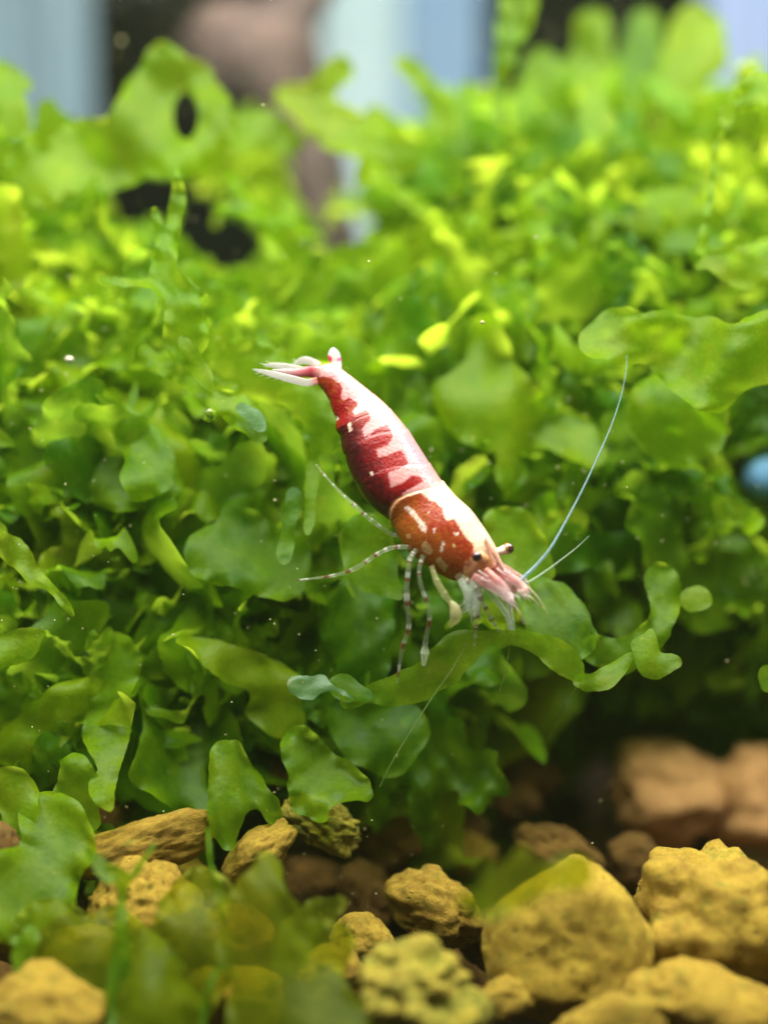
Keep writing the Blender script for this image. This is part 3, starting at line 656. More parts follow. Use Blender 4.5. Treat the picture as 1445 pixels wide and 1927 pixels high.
rf = random.Random(11)
def project(V):
    w = V - CAM; d = w @ FW
    return 722.5 + FPX * (w @ RT) / d, 963.5 - FPX * (w @ UP) / d, d
def place(layer, big=False):
    for _ in range(400):
        px = rf.uniform(-140, 1590); py = rf.uniform(120, 1520)
        if not allowed(px, py, layer): continue
        d = front_depth(px, py) + layer
        i = rf.choices(range(len(PROTO)), [1.0 if k_ != 'narrow' else 1.3 for k_ in KINDS])[0]
        sc = rf.uniform(0.85, 1.4) if rf.random() < .74 else rf.uniform(.4, .75)
        if big: i = rf.choice([j for j, k_ in enumerate(KINDS) if k_ != 'narrow']); sc = rf.uniform(1.4, 1.9)
        # growth direction mostly upward and outward, faces turned any way but often to the front
        up = Vector((rf.gauss(0, .8), rf.gauss(-.2, .45), rf.gauss(.5, .6))).normalized()
        nor = Vector((rf.gauss(0, .5), rf.gauss(-1.0, .5), rf.gauss(.5, .5))) if not big else Vector((rf.gauss(0, .25), -1, rf.gauss(.5, .25)))
        z = (nor - up * nor.dot(up)).normalized(); x = up.cross(z)
        R = Matrix((x, up, z)).transposed()
        c = P(px, py, d) - np.array(R @ Vector((0, 0.4 * sc, 0)))
        V = PROTO[i][1] @ np.array(R).T * sc + c
        qx, qy, qd = project(V)
        if any(((qx - g[0]) ** 2 + (qy - g[1]) ** 2 < g[2] ** 2).any() for g in GAPS): continue
        if (qy < np.interp(qx, TOPX, TOPY) - 40).any(): continue
        if qd.min() < front_depth(px, py) - (0.22 if not big else .34): continue
        break
    t = min(1, max(0, rf.gauss(.5, .3) + lerp(py, [200, 700, 1400], [.10, 0.05, -.15])))  # tint lightened towards the lit top, darkened towards the shaded foot
    return i, sc, R, c, t, px, py, V

ANCHOR = [(330, 215, 'the ring-shaped frond end'), (330, 560, 'the forked bright sprig'), (430, 760, 'the twisted strip'), (200, 800, 'the finger-shaped frond'),
          (400, 1045, 'the frond with a pale round disc'), (60, 1080, 'the strap-like hanging frond'), (40, 1215, 'the pale leaf-shaped frond'), (205, 1420, 'the long hanging frond'),
          (340, 1420, 'the wide dark frond'), (1250, 650, 'the long horizontal frond'), (1270, 810, 'the rounded broad frond'), (1370, 240, 'the thin dark stem'), (1400, 500, 'the stalked rounded frond'),
          (780, 1290, 'the arching frond'), (1130, 1280, 'the boat-shaped frond'), (1230, 1240, 'the triangular frond'), (1060, 1170, 'the bristles of the shrimp head'), (970, 1020, 'the far eye of the shrimp'),
          (640, 960, 'the rear legs of the shrimp'), (500, 700, 'the tail fan of the shrimp'), (580, 1290, 'the pale oval lobe'), (720, 1400, 'the rounded dark hanging frond'), (620, 190, 'the blunt frond before the palest streak'),
          (500, 250, 'the driftwood'), (950, 120, 'the tall frond past the black gap'), (800, 170, 'the slender frond before the sky-blue streak'), (1110, 120, 'the frond standing in the black gap'), (1300, 100, 'the edge of the lavender streak'),
          (100, 270, 'the blunt frond before the grey-blue streak'), (1000, 810, 'the mottled flat-topped frond'), (790, 720, 'the back of the shrimp'), (590, 880, 'the belly of the shrimp'), (1130, 850, 'the long antenna'), (1420, 890, 'the blue bead'),
          (1310, 1125, 'the small round lobe on the dark side'), (425, 470, 'the small black hole in the clump'), (130, 680, 'the tiny whitish grain'), (670, 440, 'the gap showing driftwood')]
def near_anchor(px, py): return min(ANCHOR, key=lambda q: (q[0] - px) ** 2 + (q[1] - py) ** 2)[2]
ROLE = {'broad': 'broad lobed green frond', 'ribbon': 'forked ribbon-like green frond', 'narrow': 'narrow pointed green frond'}
N_IND = 258
for n_ in range(N_IND):
    i, sc, R, c, t, px, py, V = place(rf.uniform(0.0, 0.5), n_ % 7 < 2)
    kd = KINDS[i]
    o = bpy.data.objects.new('frond', PMESH[i]); COL.objects.link(o)
    o.matrix_world = Matrix.Translation(Vector(c * S)) @ R.to_4x4() @ Matrix.Diagonal((sc, sc, sc, 1))
    who = ('very large ' if sc > 1.4 else 'large ' if sc > 1.0 else 'small ' if sc < .7 else '') + ROLE[kd]
    tag(o, who + ' next to ' + near_anchor(px, py), 'frond', who + 's next to ' + near_anchor(px, py))
# the deep part of the clump reads as one mass
VV, FF, TT, base_i = [], [], [], 0
for n_ in range(1500):
    i, sc, R, c, t, px, py, v = place(rf.uniform(0.35, 2.4))
    VV.append(v); TT.append(np.full(len(v), t))
    FF.extend([[q + base_i for q in f] for f in PROTO[i][2]]); base_i += len(v)
tag(link('frond_mass', make_mesh('frond_mass', np.concatenate(VV), FF, M_FROND, tint=np.concatenate(TT))),
    'dense tangle of green fronds filling the clump behind the nearest ones', 'plant', kind='stuff')

# ------------------------------------------------------------------ shrimp
YAW0, YAW1 = 10.17, 9.82
D_ = [(600, 690), (612, 685), (628, 685), (645, 696), (671, 716), (705, 743), (725, 760), (742, 778), (766, 807), (788, 840), (810, 874), (825, 896), (834, 908), (858, 934), (885, 958), (905, 984), (924, 1013), (937, 1037), (944, 1054), (953, 1067), (965, 1078), (976, 1088), (984, 1100)]
V_ = [(594, 714), (597, 722), (606, 733), (615, 744), (624, 766), (632, 788), (634, 808), (643, 830), (648, 857), (661, 887), (674, 918), (700, 950), (734, 982), (744, 1000), (760, 1028), (782, 1050), (812, 1072), (848, 1091), (880, 1097), (900, 1101), (922, 1108), (944, 1116), (962, 1121)]
WR = [.9, .85, .78, .72, .70, .68, .68, .70, .72, .74, .76, .78, .80, .82, .82, .80, .78, .72, .66, .62, .58, .54, .45]
ROLL = math.radians(24)
NT_, NA_ = 420, 144

def inpoly(x, y, poly):
    p = np.asarray(poly, float); ins = np.zeros(x.shape, bool); j = len(p) - 1
    for i in range(len(p)):
        xi, yi = p[i]; xj, yj = p[j]
        c = ((yi > y) != (yj > y)) & (x < (xj - xi) * (y - yi) / (yj - yi + 1e-12) + xi)
        ins ^= c; j = i
    return ins
def z1(l): return [(450 + a / 3.6125, 630 + b / 3.6125) for a, b in l]
def z2(l): return [(680 + a / 3.6125, 850 + b / 3.6125) for a, b in l]
SADDLE_A = z1([(500, 130), (528, 215), (540, 290), (620, 292), (690, 335), (705, 380), (695, 430), (720, 450), (750, 430), (800, 460), (805, 495), (770, 530), (790, 555), (850, 525), (885, 530), (892, 590), (835, 640), (850, 695), (880, 692), (910, 660), (1010, 615), (1045, 700), (1010, 760), (930, 788), (950, 838), (1010, 825), (1100, 785), (1152, 880), (1110, 905), (1010, 945), (1030, 1040), (1060, 1028), (1130, 1000), (1170, 955), (1215, 962), (1248, 1000), (1180, 1038), (1112, 1078), (1110, 1098)])
SADDLE_B = z2([(290, 305), (330, 302), (380, 283), (430, 298), (450, 330), (500, 345), (545, 390), (556, 440), (575, 468), (620, 452), (650, 500), (680, 560), (720, 600), (757, 640), (748, 690), (790, 672), (850, 700), (890, 760), (925, 810), (965, 800), (1020, 760), (900, 450), (700, 250), (540, 130), (200, -300), (-250, -750)])
SADDLE = SADDLE_A + SADDLE_B
STREAKS = [z2(q) for q in ([(290, 378), (312, 366), (345, 395), (400, 455), (442, 510), (432, 552), (402, 535), (362, 455), (305, 402)], [(402, 622), (440, 598), (482, 668), (455, 702), (402, 665)],
           [(498, 720), (535, 715), (585, 778), (560, 812), (520, 775)], [(542, 605), (558, 620), (540, 692), (522, 672)], [(632, 835), (668, 815), (668, 870), (640, 872)],
           [(300, 565), (325, 555), (335, 578), (312, 590)], [(610, 620), (632, 622), (628, 650), (610, 645)], [(622, 545), (650, 545), (648, 565), (628, 568)], [(480, 520), (500, 525), (492, 550), (480, 545)], [(438, 405), (456, 405), (450, 420)])]
STREAKS += [z1(q) for q in ([(740, 600), (765, 605), (775, 655), (755, 670)], [(655, 555), (680, 560), (678, 590), (658, 590)], [(890, 938), (905, 930), (920, 955), (900, 965)])]

def nz(x, y, s, off=0.0):
    return np.array([noise.noise((a * s, b * s, off)) for a, b in zip(x.ravel(), y.ravel())]).reshape(x.shape)

def smoothstep(e0, e1, x):
    t = np.clip((x - e0) / (e1 - e0), 0, 1); return t * t * (3 - 2 * t)

def shrimp():
    base = P(760, 1290, 9.95)
    root = empty('shrimp', base)
    tag(root, 'red and white banded dwarf shrimp head down on the fronds', 'shrimp')
    st = np.array([(*a, *b, w) for a, b, w in zip(D_, V_, WR)], float)
    c, t = catmull(st, NT_)
    dpt = np.interp(t, [0, len(D_) - 1], [YAW0, YAW1])
    cen = (c[:, 0:2] + c[:, 2:4]) / 2; half = (c[:, 0:2] - c[:, 2:4]) / 2; hl = np.linalg.norm(half, axis=1)
    # shell plates: every plate overlaps the one behind it
    phi = np.linspace(-math.pi, math.pi, NA_, endpoint=False)          # 0 = dorsal ridge
    a = phi + ROLL
    bow = np.sin(np.pi * (1 - np.cos(np.abs(phi) + ROLL * .5)) / 2)[None, :]
    SE = lambda e, k_: t[:, None] - e + k_ * bow
    swell = np.ones((NT_, NA_))
    for e in (3.6, 5.05, 6.6, 8.1, 10.0):
        u = SE(e, .45)
        swell += np.where((u > 0) & (u < 1.4), 0.018 * np.exp(-np.maximum(u, 0) / 0.5), 0) - 0.008 * np.exp(-(u / 0.09) ** 2)
    u = UC = SE(12.05, .75)
    swell += np.where(u > 0, 0.045 * np.exp(-np.maximum(u, 0) / 0.8), 0) - 0.02 * np.exp(-(u / 0.08) ** 2)
    ca, sa = np.cos(a), np.sin(a)
    off = half[:, None, :] * (ca[None, :, None] * swell[:, :, None])
    # lower edges of the tail plates are scalloped
    ed = np.array([2.0, 3.6, 5.05, 6.6, 8.1, 10.0, 12.05]); ix = np.clip(np.searchsorted(ed, t) - 1, 0, 5)
    sc_ = np.where((t > 2) & (t < 12.05), np.sin(np.pi * np.clip((t - ed[ix]) / (ed[ix + 1] - ed[ix]), 0, 1)) ** .6 - .55, 0)
    off = off * (1 + (.075 * sc_)[:, None, None] * np.clip(-ca, 0, 1)[None, :, None])
    k = dpt / FPX
    wv = (hl * c[:, 4])[:, None] * swell * np.sign(sa)[None] * np.abs(sa)[None] ** 0.92
    px = cen[:, None, 0] + off[..., 0]; py = cen[:, None, 1] + off[..., 1]
    dd = dpt[:, None] - wv * k[:, None]
    V = CAM + dpt[:, None, None] * (FW + ((px - 722.5) / FPX)[..., None] * RT - ((py - 963.5) / FPX)[..., None] * UP) - FW * (wv * k[:, None])[..., None]
    V = V.reshape(-1, 3)
    # pigment, the same on both flanks
    am = np.abs(phi) + ROLL
    qx = cen[:, None, 0] + half[:, None, 0] * np.cos(am)[None]; qy = cen[:, None, 1] + half[:, None, 1] * np.cos(am)[None]
    wx = qx + 1.8 * nz(qx, qy, .08, 3.1) + 1.6 * nz(qx, qy, .3, 1.7); wy = qy + 1.8 * nz(qx, qy, .08, 9.1) + 1.6 * nz(qx, qy, .3, 6.7)
    n1 = nz(qx, qy, .03, 2.2); n2 = nz(qx, qy, .12, 5.5); n3 = nz(qx, qy, .35, 8.5)
    T = np.broadcast_to(t[:, None], qx.shape)
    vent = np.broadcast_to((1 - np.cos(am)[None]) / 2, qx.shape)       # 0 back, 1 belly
    red = np.array([.225, .003, .003]); dark = np.array([.040, .001, .0015]); rust = np.array([.25, .034, .004]); amber = np.array([.36, .11, .008])
    col = red[None, None] * np.ones(qx.shape + (1,))
    def mixin(w, cc):
        nonlocal col
        w = np.clip(w, 0, 1)[..., None]; col = col * (1 - w) + np.asarray(cc) * w
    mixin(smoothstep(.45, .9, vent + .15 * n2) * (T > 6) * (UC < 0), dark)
    mixin(smoothstep(7.2, 5.2, T) * smoothstep(-.3, .5, n2 + n1) * .85, rust)
    carap = smoothstep(-.05, .1, UC)
    mixin(carap * .55, rust)
    mixin(carap * smoothstep(.35, .8, vent + .4 * n1) * .8, amber * .85)
    mixin(carap * smoothstep(.12, .45, n2 * .7 + n3 * .5) * .55, amber)
    mixin(carap * smoothstep(.0, .5, n1) * .5, red)
    mixin(smoothstep(.05, .45, n3) * .45, col * .40)
    n4 = nz(qx, qy, .6, 12.5); mixin(smoothstep(.25, .5, n4) * .35, col * 1.6 + .02)
    # face beyond the shell edge
    face = smoothstep(0, 14, (qx - 866) * .75 + (qy - 1068) * .35 + 6 * n2)
    mixin(face * (T > 16), (.62, .30, .18))
    mixin(face * (T > 16) * smoothstep(-.1, .4, n2), (.66, .36, .12))
    mixin(smoothstep(18.4, 19.6, T), (.58, .25, .22))
    lines = nz(qx * .745 + qy * .667, (qx * .667 - qy * .745) * 6, .03, 4.4)
    mixin(smoothstep(18.2, 19.2, T) * smoothstep(.05, .4, lines) * .8, (.80, .58, .56))
    mixin(smoothstep(18.2, 19.2, T) * smoothstep(.05, .4, -lines) * .6, (.36, .10, .10))
    sad = sum(inpoly(wx + a_ + 1.2 * n4, wy + b_, SADDLE).astype(float) for a_, b_ in ((0, 0), (1.1, .5), (-1.1, -.4), (.4, -1.2), (-.5, 1.2))) / 5
    pinkish = smoothstep(.2, -.2, UC)
    white = np.array([.66, .50, .35])[None, None] * (1 - pinkish[..., None]) + np.array([.54, .25, .24])[None, None] * pinkish[..., None]
    blush = smoothstep(.0, .5, n1 + .3 * n2)[..., None]
    white = white * (1 - .35 * blush) + np.array([.50, .20, .22]) * .35 * blush
    headpink = smoothstep(15.2, 17.5, T)[..., None]
    white = white * (1 - .6 * headpink) + np.array([.56, .25, .17]) * .6 * headpink
    mauve = (np.exp(-(((T - 9.2) / 1.3) ** 2)) + .8 * np.exp(-(((T - 14.3) / .6) ** 2))) * np.exp(-((vent - .12) / .10) ** 2)
    white = white * (1 - .55 * mauve[..., None]) + np.array([.34, .14, .24]) * .55 * mauve[..., None]
    col = col * (1 - sad[..., None]) + white * sad[..., None]
    # red notch on the ridge in front of the shell seam
    mixin(np.exp(-(((wx - 828) / 5) ** 2 + ((wy - 896) / 7) ** 2)) > .4, (.40, .03, .015))
    for i, pl in enumerate(STREAKS):
        mixin(inpoly(wx + 1.5 * n3, wy + 1.5 * n4, pl).astype(float) * (.55 + .45 * smoothstep(-.3, .2, n3)), (.70, .58, .46) if i not in (1, 2, 5, 6) else (.50, .34, .13))
    mixin(np.exp(-(UC / .08) ** 2) * .7, (.78, .45, .22))
    alpha = 1 - .5 * smoothstep(19, 22, T)
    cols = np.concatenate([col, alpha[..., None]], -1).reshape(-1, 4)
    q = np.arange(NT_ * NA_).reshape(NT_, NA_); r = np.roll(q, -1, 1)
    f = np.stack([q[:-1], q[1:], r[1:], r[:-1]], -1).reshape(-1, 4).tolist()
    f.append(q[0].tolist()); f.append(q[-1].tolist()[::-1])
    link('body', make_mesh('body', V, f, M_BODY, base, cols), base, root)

    def limb(name, pts, cfun, parent=root, n=48, sides=10, flat_k=1.0, mat=M_LIMB, closed=True, bulge=None, spots=()):
        """pts: px, py, depth, radius in px"""
        cc, tt = catmull(pts, n)
        ctr = PA(cc[:, 0], cc[:, 1], cc[:, 2]); rad = np.maximum(cc[:, 3], .25) * cc[:, 2] / FPX * (.84 if name == 'leg' else .82 if name == 'uropod' else .85 if name == 'claw' else 1)
        if bulge: rad = rad * (1 + bulge * np.exp(-((tt - np.round(tt)) / .12) ** 2))
        v, fc = tube(ctr, rad, sides, FW, flat_k)
        cl = np.repeat(np.array([cfun(x) for x in tt / (len(pts) - 1)]), sides, 0)
        if spots:
            sx, sy, _d = project(v)
            for x_, y_, r_, c_ in spots: cl[np.hypot(sx - x_, sy - y_) < r_] = c_
        return link(name, make_mesh(name, v, fc, mat, base, cl), base, parent)
    WH = (.52, .56, .47, .55); BR = (.20, .06, .03, .55); CL = (.42, .48, .30, .18); GH = (.62, .74, .66, .30)
    def bands(rng, frm=0.0, to=1.0, dens=11):
        seq = []
        x = 0
        while x < 1.01:
            seq.append((x, CL)); x += rng.uniform(.7, 1.5) / dens
            seq.append((x, WH)); x += rng.uniform(.25, .5) / dens
            if rng.random() < .75: seq.append((x, BR)); x += rng.uniform(.25, .55) / dens
        def fn(u):
            cur = CL
            for p_, c_ in seq:
                if u >= p_: cur = c_
            return cur
        return fn
    rl = random.Random(5)
    legs = [
        [(762, 1012, 9.98, 5), (733, 1003, 9.93, 4.4), (702, 981, 9.9, 4.6), (687, 969, 9.9, 4.3), (665, 949, 9.92, 4.4), (639, 925, 9.96, 3.4), (612, 896, 10.0, 2.8), (595, 875, 10.02, 2.0)],
        [(775, 1030, 9.86, 5), (757, 1029, 9.82, 4.6), (733, 1032, 9.8, 4.8), (706, 1045, 9.8, 4.6), (670, 1069, 9.84, 4.6), (627, 1083, 9.9, 3.2), (559, 1092, 9.96, 1.8)],
        [(782, 1036, 9.82, 6), (772, 1050, 9.78, 5.6), (768, 1074, 9.77, 5.4), (765, 1121, 9.78, 6.0), (769, 1179, 9.82, 5.0), (757, 1220, 9.87, 4.6), (747, 1284, 9.93, 2.0)],
        [(796, 1046, 9.80, 5.5), (789, 1068, 9.78, 4.8), (791, 1098, 9.77, 4.6), (808, 1153, 9.80, 5.0), (801, 1204, 9.85, 5.2), (799, 1228, 9.88, 9.0), (797, 1252, 9.9, 4)],
        [(812, 1066, 9.80, 6), (822, 1094, 9.77, 7.5), (836, 1118, 9.76, 8), (848, 1134, 9.76, 5)],
        [(868, 1086, 9.76, 7), (888, 1100, 9.74, 6), (903, 1121, 9.74, 6), (896, 1165, 9.78, 6.4), (895, 1188, 9.84, 4), (892, 1214, 9.9, 2.2)],
        [(890, 1092, 9.84, 5), (902, 1122, 9.84, 5), (910, 1138, 9.84, 5.4), (925, 1166, 9.86, 5.4), (937, 1184, 9.88, 3.6), (944, 1196, 9.92, 2.2)],
        [(908, 1098, 9.92, 5), (932, 1128, 9.92, 6), (950, 1152, 9.94, 6), (958, 1172, 9.95, 5), (959, 1192, 9.95, 4)],
        [(918, 1098, 9.88, 5), (945, 1118, 9.87, 5), (957, 1140, 9.87, 5.4), (963, 1168, 9.89, 5), (967, 1196, 9.93, 3)],
    ]
    for i, lg in enumerate(legs):
        lb = None
        fn = bands(rl, dens=14) if i not in (4, 7, 8) else (lambda u: GH)
        if i == 4: fn = lambda u: (.46, .46, .20, .35)
        if i == 3: fn = (lambda g: (lambda u: g(u) if u < .75 else (.60, .72, .50, .6)))(bands(rl, dens=13))
        o = limb('leg', lg, fn, bulge=.18, n=72)
        if i == 4:   # its small rounded claw
            limb('claw', [(846, 1131, 9.76, 5), (856, 1146, 9.75, 12.5), (857, 1160, 9.75, 13), (851, 1172, 9.77, 7), (847, 1181, 9.78, 1.5)], lambda u: (.50, .48, .22, .60), parent=o, flat_k=.7, sides=14)
    # bristly mouth limbs
    for j, (x0, y0, x1, y1) in enumerate([(866, 1090, 880, 1128), (874, 1092, 892, 1142), (882, 1092, 899, 1130), (889, 1094, 904, 1118), (878, 1092, 878, 1150), (896, 1098, 892, 1160)]):
        limb('mouthpart', [(x0, y0, 9.76, 7), ((x0 + x1) / 2 + 3, (y0 + y1) / 2, 9.74, 8), (x1, y1, 9.75, 2.5)], lambda u: (.62, .70, .58, .30), n=16, flat_k=.4)
    for j in range(26):
        x0 = rl.uniform(872, 905); y0 = rl.uniform(1098, 1140); an = rl.gauss(1.75, .35); L = rl.uniform(22, 52)
        limb('bristle', [(x0, y0, 9.75, .8), (x0 + math.cos(an) * L * .5 + 2, y0 + math.sin(an) * L * .5, 9.75, .7), (x0 + math.cos(an) * L, y0 + math.sin(an) * L, 9.77, .4)], lambda u: (.72, .78, .70, .5), n=6, sides=5)
    # antennal scales, antennules
    PK = (.58, .30, .28, .36); PW = (.70, .54, .53, .34); PC = (.70, .64, .62, .20)
    def gr(*cs):
        def fn(u):
            x = u * (len(cs) - 1); i = min(int(x), len(cs) - 2); w = x - i
            return tuple(a_ * (1 - w) + b_ * w for a_, b_ in zip(cs[i], cs[i + 1]))
        return fn
    limb('antennal_scale', [(890, 1084, 9.74, 7), (915, 1097, 9.70, 10), (942, 1114, 9.68, 9), (962, 1130, 9.69, 6), (972, 1139, 9.70, 1.5)], gr((.60, .28, .25, .9), PK, PW, PC, PC), flat_k=.3, n=24)
    limb('antennal_scale', [(935, 1062, 9.94, 8), (955, 1078, 9.95, 12), (978, 1096, 9.96, 13), (992, 1112, 9.96, 8), (995, 1124, 9.95, 2)], gr((.66, .34, .30, .85), PK, PC, PC, PC), flat_k=.3, n=24)
    limb('antennule', [(912, 1074, 9.74, 9), (935, 1094, 9.71, 9), (950, 1112, 9.70, 7.5), (960, 1128, 9.70, 7), (964, 1138, 9.70, 3)], gr((.56, .22, .15, .9), (.60, .25, .23, .8), PW, (.86, .70, .70, .8), PC), n=28, bulge=.12)
    limb('antennule', [(930, 1064, 9.80, 9), (955, 1082, 9.78, 9), (972, 1094, 9.77, 8), (985, 1110, 9.77, 9), (988, 1120, 9.77, 5)], gr((.56, .22, .17, .9), PK, (.62, .34, .32, .8), (.86, .58, .50, .9), PW), n=28, bulge=.12)
    limb('antennule', [(950, 1072, 9.92, 7), (970, 1084, 9.92, 8), (985, 1092, 9.92, 6.5), (993, 1104, 9.92, 3)], gr(PK, PK, PW, PC), n=24, bulge=.12)
    for (x0, y0, x1, y1) in [(964, 1136, 985, 1175), (987, 1118, 1012, 1140), (962, 1136, 958, 1170), (993, 1104, 1030, 1156)]:
        limb('antennule_filament', [(x0, y0, 9.72, 1.6), ((x0 + x1) / 2 + 3, (y0 + y1) / 2 - 2, 9.70, 1.2), (x1, y1, 9.72, .6)], lambda u: (.58, .50, .34, .7), n=14, sides=6)
    for j in range(24):
        x0 = rl.uniform(940, 990); y0 = rl.uniform(1108, 1126) + (990 - x0) * .1; an = rl.gauss(1.0, .3); L = rl.uniform(10, 24)
        limb('bristle', [(x0, y0, 9.70, .8), (x0 + math.cos(an) * L * .5, y0 + math.sin(an) * L * .5, 9.70, .7), (x0 + math.cos(an) * L, y0 + math.sin(an) * L, 9.71, .4)], lambda u: (.84, .76, .74, .45), n=5, sides=5)
    for (q) in [[(900, 1074), (930, 1094), (960, 1122)], [(918, 1092), (945, 1108), (966, 1134)], [(935, 1070), (960, 1088), (984, 1104)], [(925, 1076), (950, 1098), (966, 1122)], [(905, 1088), (935, 1106), (955, 1128)], [(948, 1074), (970, 1088), (992, 1102)]]:
        limb('shell_edge', [(x_, y_, 9.672 + .0016 * (x_ - 900), 1.6 - .4 * i_) for i_, (x_, y_) in enumerate(q)], lambda u: (.88, .74, .74, .7), n=14, sides=6)
    # rostrum blade running forward between the eyes
    limb('rostrum', [(915, 1012, 9.80, 4), (928, 1036, 9.775, 5.5), (941, 1060, 9.765, 4), (951, 1077, 9.755, .8)], gr((.56, .34, .23, 1), (.56, .32, .22, 1), (.58, .33, .25, 1), (.6, .4, .35, .9)), n=24, mat=M_BODY)
    for (x0, y0, x1, y1) in [(515, 706, 500, 712), (503, 702, 488, 708), (494, 699, 480, 703), (528, 709, 515, 716), (515, 684, 500, 679), (503, 686, 488, 683), (540, 713, 528, 720), (560, 680, 550, 674)]:
        limb('bristle', [(x0, y0, 10.12, .8), ((x0 + x1) / 2, (y0 + y1) / 2 + 1, 10.12, .6), (x1, y1, 10.12, .3)], lambda u: (.7, .7, .7, .4), n=5, sides=5)
    # long antennae
    BL = lambda u: (.26, .42, .46, .70 - .42 * u)
    limb('antenna', [(968, 1104, 9.80, 4.2), (988, 1084, 9.80, 3.8), (1012, 1060, 9.82, 3.2), (1036, 1030, 9.84, 2.8), (1067, 976, 9.9, 2.4), (1097, 918, 9.95, 2.1), (1124, 860, 10.0, 1.8), (1150, 800, 10.06, 1.5), (1168, 745, 10.12, 1.3), (1177, 700, 10.16, 1.1), (1179, 668, 10.2, .7)], BL, n=90, sides=8)
    limb('antenna', [(980, 1100, 9.92, 2.8), (1000, 1092, 9.94, 2.4), (1030, 1072, 9.98, 2.0), (1053, 1055, 10.0, 1.7), (1085, 1030, 10.06, 1.2), (1108, 1008, 10.12, .6)], lambda u: (.38, .50, .36, .55 - .35 * u), n=50, sides=8)
    # eyes on stalks
    def ball(name, ctr, r, cfun, parent, squash=1.0):
        bm = bmesh.new(); bmesh.ops.create_uvsphere(bm, u_segments=24, v_segments=16, radius=r)
        v = np.array([tuple(q.co) for q in bm.verts]); fcs = [[w.index for w in p_.verts] for p_ in bm.faces]; bm.free()
        cl = np.array([cfun(q / r) for q in v]); return link(name, make_mesh(name, v + ctr, fcs, M_EYE, base, cl), base, parent)
    ex = np.array(P(897, 1047, 9.685)); s1 = limb('eye_stalk', [(912, 1052, 9.78, 9), (904, 1049, 9.73, 11), (899, 1047, 9.70, 11)], lambda u: (.72, .38, .16, 1), n=10, sides=16, mat=M_BODY)
    ball('eye', ex, 10.5 / FPX * 9.67, lambda n_: (.008, .004, .006, 1) if -n_[1] > .8 else (.10, .022, .022, 1), s1)
    e2 = np.array(P(956, 1032, 9.86)); s2 = limb('eye_stalk', [(930, 1040, 9.84, 8), (942, 1037, 9.85, 8), (949, 1034, 9.86, 9.5)], lambda u: (.62, .50, .36, 1), n=12, sides=16, mat=M_BODY)
    ball('eye', e2, 11 / FPX * 9.86, lambda n_: (.05, .018, .010, 1) if n_[0] > -.1 else (.30, .14, .05, 1), s2)
    # tail fan
    TW = (.72, .68, .68, .56); TR = (.40, .04, .06, 1); TC = (.70, .72, .72, .45)
    limb('uropod', [(598, 716, 10.10, 9), (578, 720, 10.09, 8.5), (551, 714, 10.09, 9), (513, 704, 10.11, 7), (490, 698, 10.12, 4), (475, 695, 10.13, .8)], gr((.55, .10, .05, 1), TW, TW, TW, TW, TC), flat_k=.16, n=36, sides=14)
    limb('uropod', [(596, 702, 10.20, 8), (570, 696, 10.20, 7), (540, 690, 10.21, 7), (515, 687, 10.22, 6), (497, 688, 10.23, 1.2)], gr(TR, TW, TW, TW, TC), flat_k=.16, n=30, sides=14)
    limb('telson', [(604, 702, 10.12, 13), (585, 699, 10.11, 11), (562, 701, 10.10, 8), (538, 699, 10.11, 5), (512, 696, 10.12, 1.2)], gr((.80, .45, .40, 1), TR, (.62, .22, .24, 1), (.7, .5, .5, .9), TC), flat_k=.5, n=30, sides=14)
    limb('uropod', [(602, 688, 10.24, 6), (588, 681, 10.26, 8), (572, 678, 10.27, 8.5), (558, 683, 10.28, 5), (549, 690, 10.28, 1.5)], gr((.85, .6, .55, 1), TW, TW, TW, TC), flat_k=.2, n=26, sides=14)
    limb('uropod', [(636, 698, 10.17, 8), (633, 684, 10.19, 12), (629, 671, 10.2, 14.5), (627, 661, 10.21, 11), (626, 654, 10.22, 3)], gr((.66, .5, .48, 1), TW, TW, TC, TC), flat_k=.2, n=50, sides=36, spots=((617, 676, 8, (.55, .02, .10, 1)), (642, 676, 4, (.6, .1, .3, 1)), (637, 677, 3, (.6, .1, .3, 1))))
shrimp()

# ------------------------------------------------------------------ small things
def blob(name, px, py, d, r, mat, label, cat, squash=(1, 1, 1)):
    bm = bmesh.new(); bmesh.ops.create_icosphere(bm, subdivisions=3, radius=1)
    for v in bm.verts: v.co = v.co * (1 + .06 * noise.noise(v.co * 2 + Vector((px, py, 0)))) * r / FPX * d * S
    me = bpy.data.meshes.new(name); bm.to_mesh(me); bm.free(); me.materials.append(mat)
    me.polygons.foreach_set('use_smooth', np.ones(len(me.polygons), bool))
    o = bpy.data.objects.new(name, me); COL.objects.link(o); o.location = Vector(P(px, py, d) * S); o.scale = squash
    return tag(o, label, cat)
M_BLUE = mat_plain('blue_matte', (0.12, 0.30, 0.58), 0.6, 0.4, 6, 0.3)
blob('blue_blob', 1450, 893, 11.8, 60, M_BLUE, 'blurred blue rounded bead among the fronds', 'blob', (1, .8, .8))  # plain blue blob of no particular object
M_BUB = NT('air_bubble'); _g = M_BUB.n('ShaderNodeBsdfGlass'); _g.inputs['IOR'].default_value = 0.80; _g.inputs['Roughness'].default_value = 0.02
M_BUB.l(_g.outputs[0], M_BUB.out.inputs[0])
blob('air_bubble', 394, 781, 10.22, 14, M_BUB.m, 'round air bubble stuck on the frond near the twisted strip', 'bubble')
M_WHITE = mat_plain('white_fleck', (0.50, 0.46, 0.34), 0.5, 0.4, 20, 0.2)
blob('pale_grain', 131, 676, 10.5, 8, M_WHITE, 'tiny whitish grain on the dark frond left of the sprig', 'grain', (1, .7, .7))

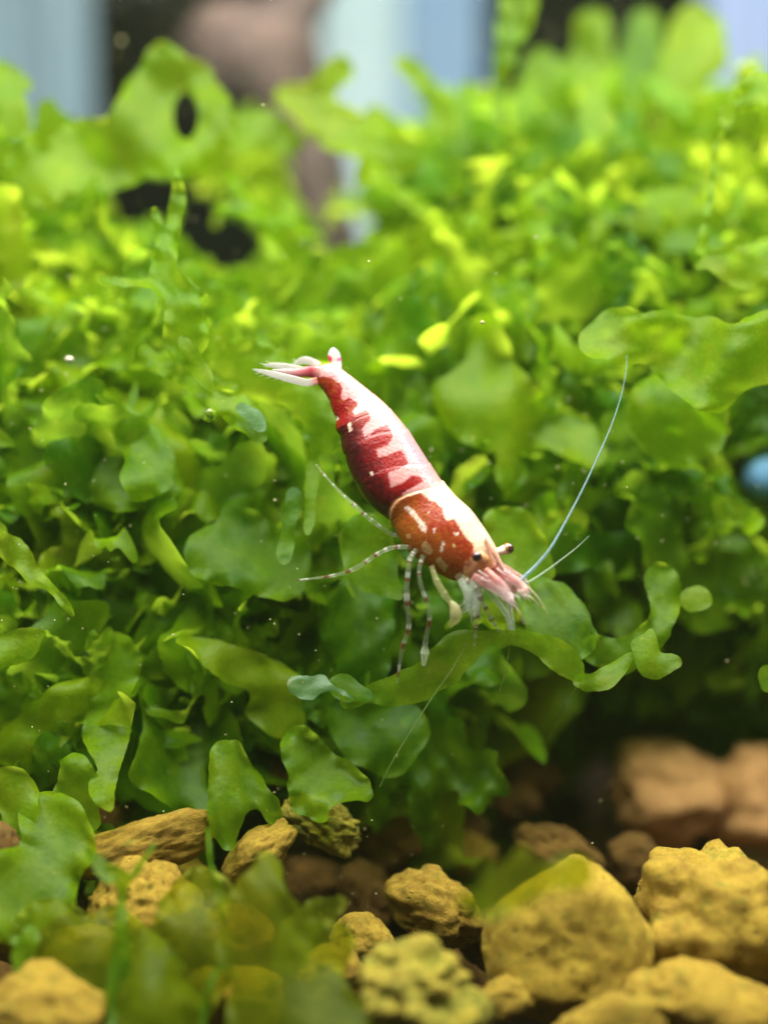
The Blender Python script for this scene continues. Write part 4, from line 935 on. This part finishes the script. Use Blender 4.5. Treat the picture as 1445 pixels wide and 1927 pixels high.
# thin algae threads
M_THREAD = mat_plain('algae_thread', (0.13, 0.20, 0.04), 0.6, 0.2, 5, 0.3, alpha=0.4)
def thread(pts, r, label):
    cc, t = catmull(pts, 50); ctr = PA(cc[:, 0], cc[:, 1], cc[:, 2]); v, f = tube(ctr, np.full(50, r * 10 / FPX), 6)
    tag(link('algae_thread', make_mesh('algae_thread', v, f, M_THREAD, ctr[-1]), ctr[-1]), label, 'thread')
thread([(880, 1210, 9.9), (850, 1260, 9.88), (815, 1310, 9.86), (780, 1365, 9.86), (740, 1430, 9.88), (715, 1480, 9.92)], 1.4, 'long thin algae thread hanging from the arching frond to the dark hollow')
thread([(958, 1215, 9.9), (952, 1260, 9.9), (940, 1300, 9.92)], 1.0, 'short algae thread hanging under the small round lobe of the arching frond')
thread([(1085, 1295, 10.0), (1060, 1330, 10.1), (1035, 1390, 10.3)], 1.0, 'short algae thread hanging under the boat-shaped frond')

# drifting specks in the water and crumbs on the fronds
sv, sf = [], []
rp = random.Random(21)
ic = bmesh.new(); bmesh.ops.create_icosphere(ic, subdivisions=1, radius=1)
iv = np.array([tuple(v.co) for v in ic.verts]); iff = [[w.index for w in p.verts] for p in ic.faces]; ic.free()
for n_ in range(620):
    px, py = rp.uniform(0, 1445), rp.uniform(0, 1900)
    d = front_depth(px, min(py, 1300)) - rp.uniform(0.0, 0.5) if rp.random() < .8 else rp.uniform(9.3, 15)
    r = rp.uniform(.8, 2.2) * (2.2 if rp.random() < .06 else 1) / FPX * d
    b = len(sv) * len(iv)
    sv.append(iv * r * np.array([1, rp.uniform(.6, 1), rp.uniform(.5, 1)]) + P(px, py, d)); sf.extend([[q + b for q in f] for f in iff])
for n_ in range(170):
    px, py = rp.uniform(0, 1445), abs(rp.gauss(0, 170)); d = 20.05 - .1
    yb = P(px, py, 19)[1]; w = P(px, py, 1) - CAM; q = CAM + w * ((9.97 - CAM[1]) / w[1])
    r = rp.uniform(.010, .028); b = len(sv) * len(iv)
    sv.append(iv * r * np.array([rp.uniform(.6, 1.6), .4, rp.uniform(.5, 1)]) + q); sf.extend([[z_ + b for z_ in f] for f in iff])
M_SPECK = mat_plain('pale_speck', (0.42, 0.40, 0.20), 0.6, 0.3, 30, 0.3)
tag(link('suspended_specks', make_mesh('suspended_specks', np.concatenate(sv), sf, M_SPECK)), 'fine pale specks drifting in the water and lying on the fronds', 'specks', kind='stuff')

# slightly cloudy water
kh = NT('cloudy_water'); pv = kh.n('ShaderNodeVolumePrincipled')
pv.inputs['Color'].default_value = (0.84, 0.97, 0.50, 1); pv.inputs['Density'].default_value = 0.055; pv.inputs['Anisotropy'].default_value = 0.2
kh.l(pv.outputs[0], kh.out.inputs['Volume'])
tag(link('haze', box_mesh('haze', -17, 17, -12, 16.5, -2.4, 17.6, kh.m, (0, 0, -2.4)), (0, 0, -2.4)), 'thin cloudy water filling the tank', 'haze', kind='stuff')
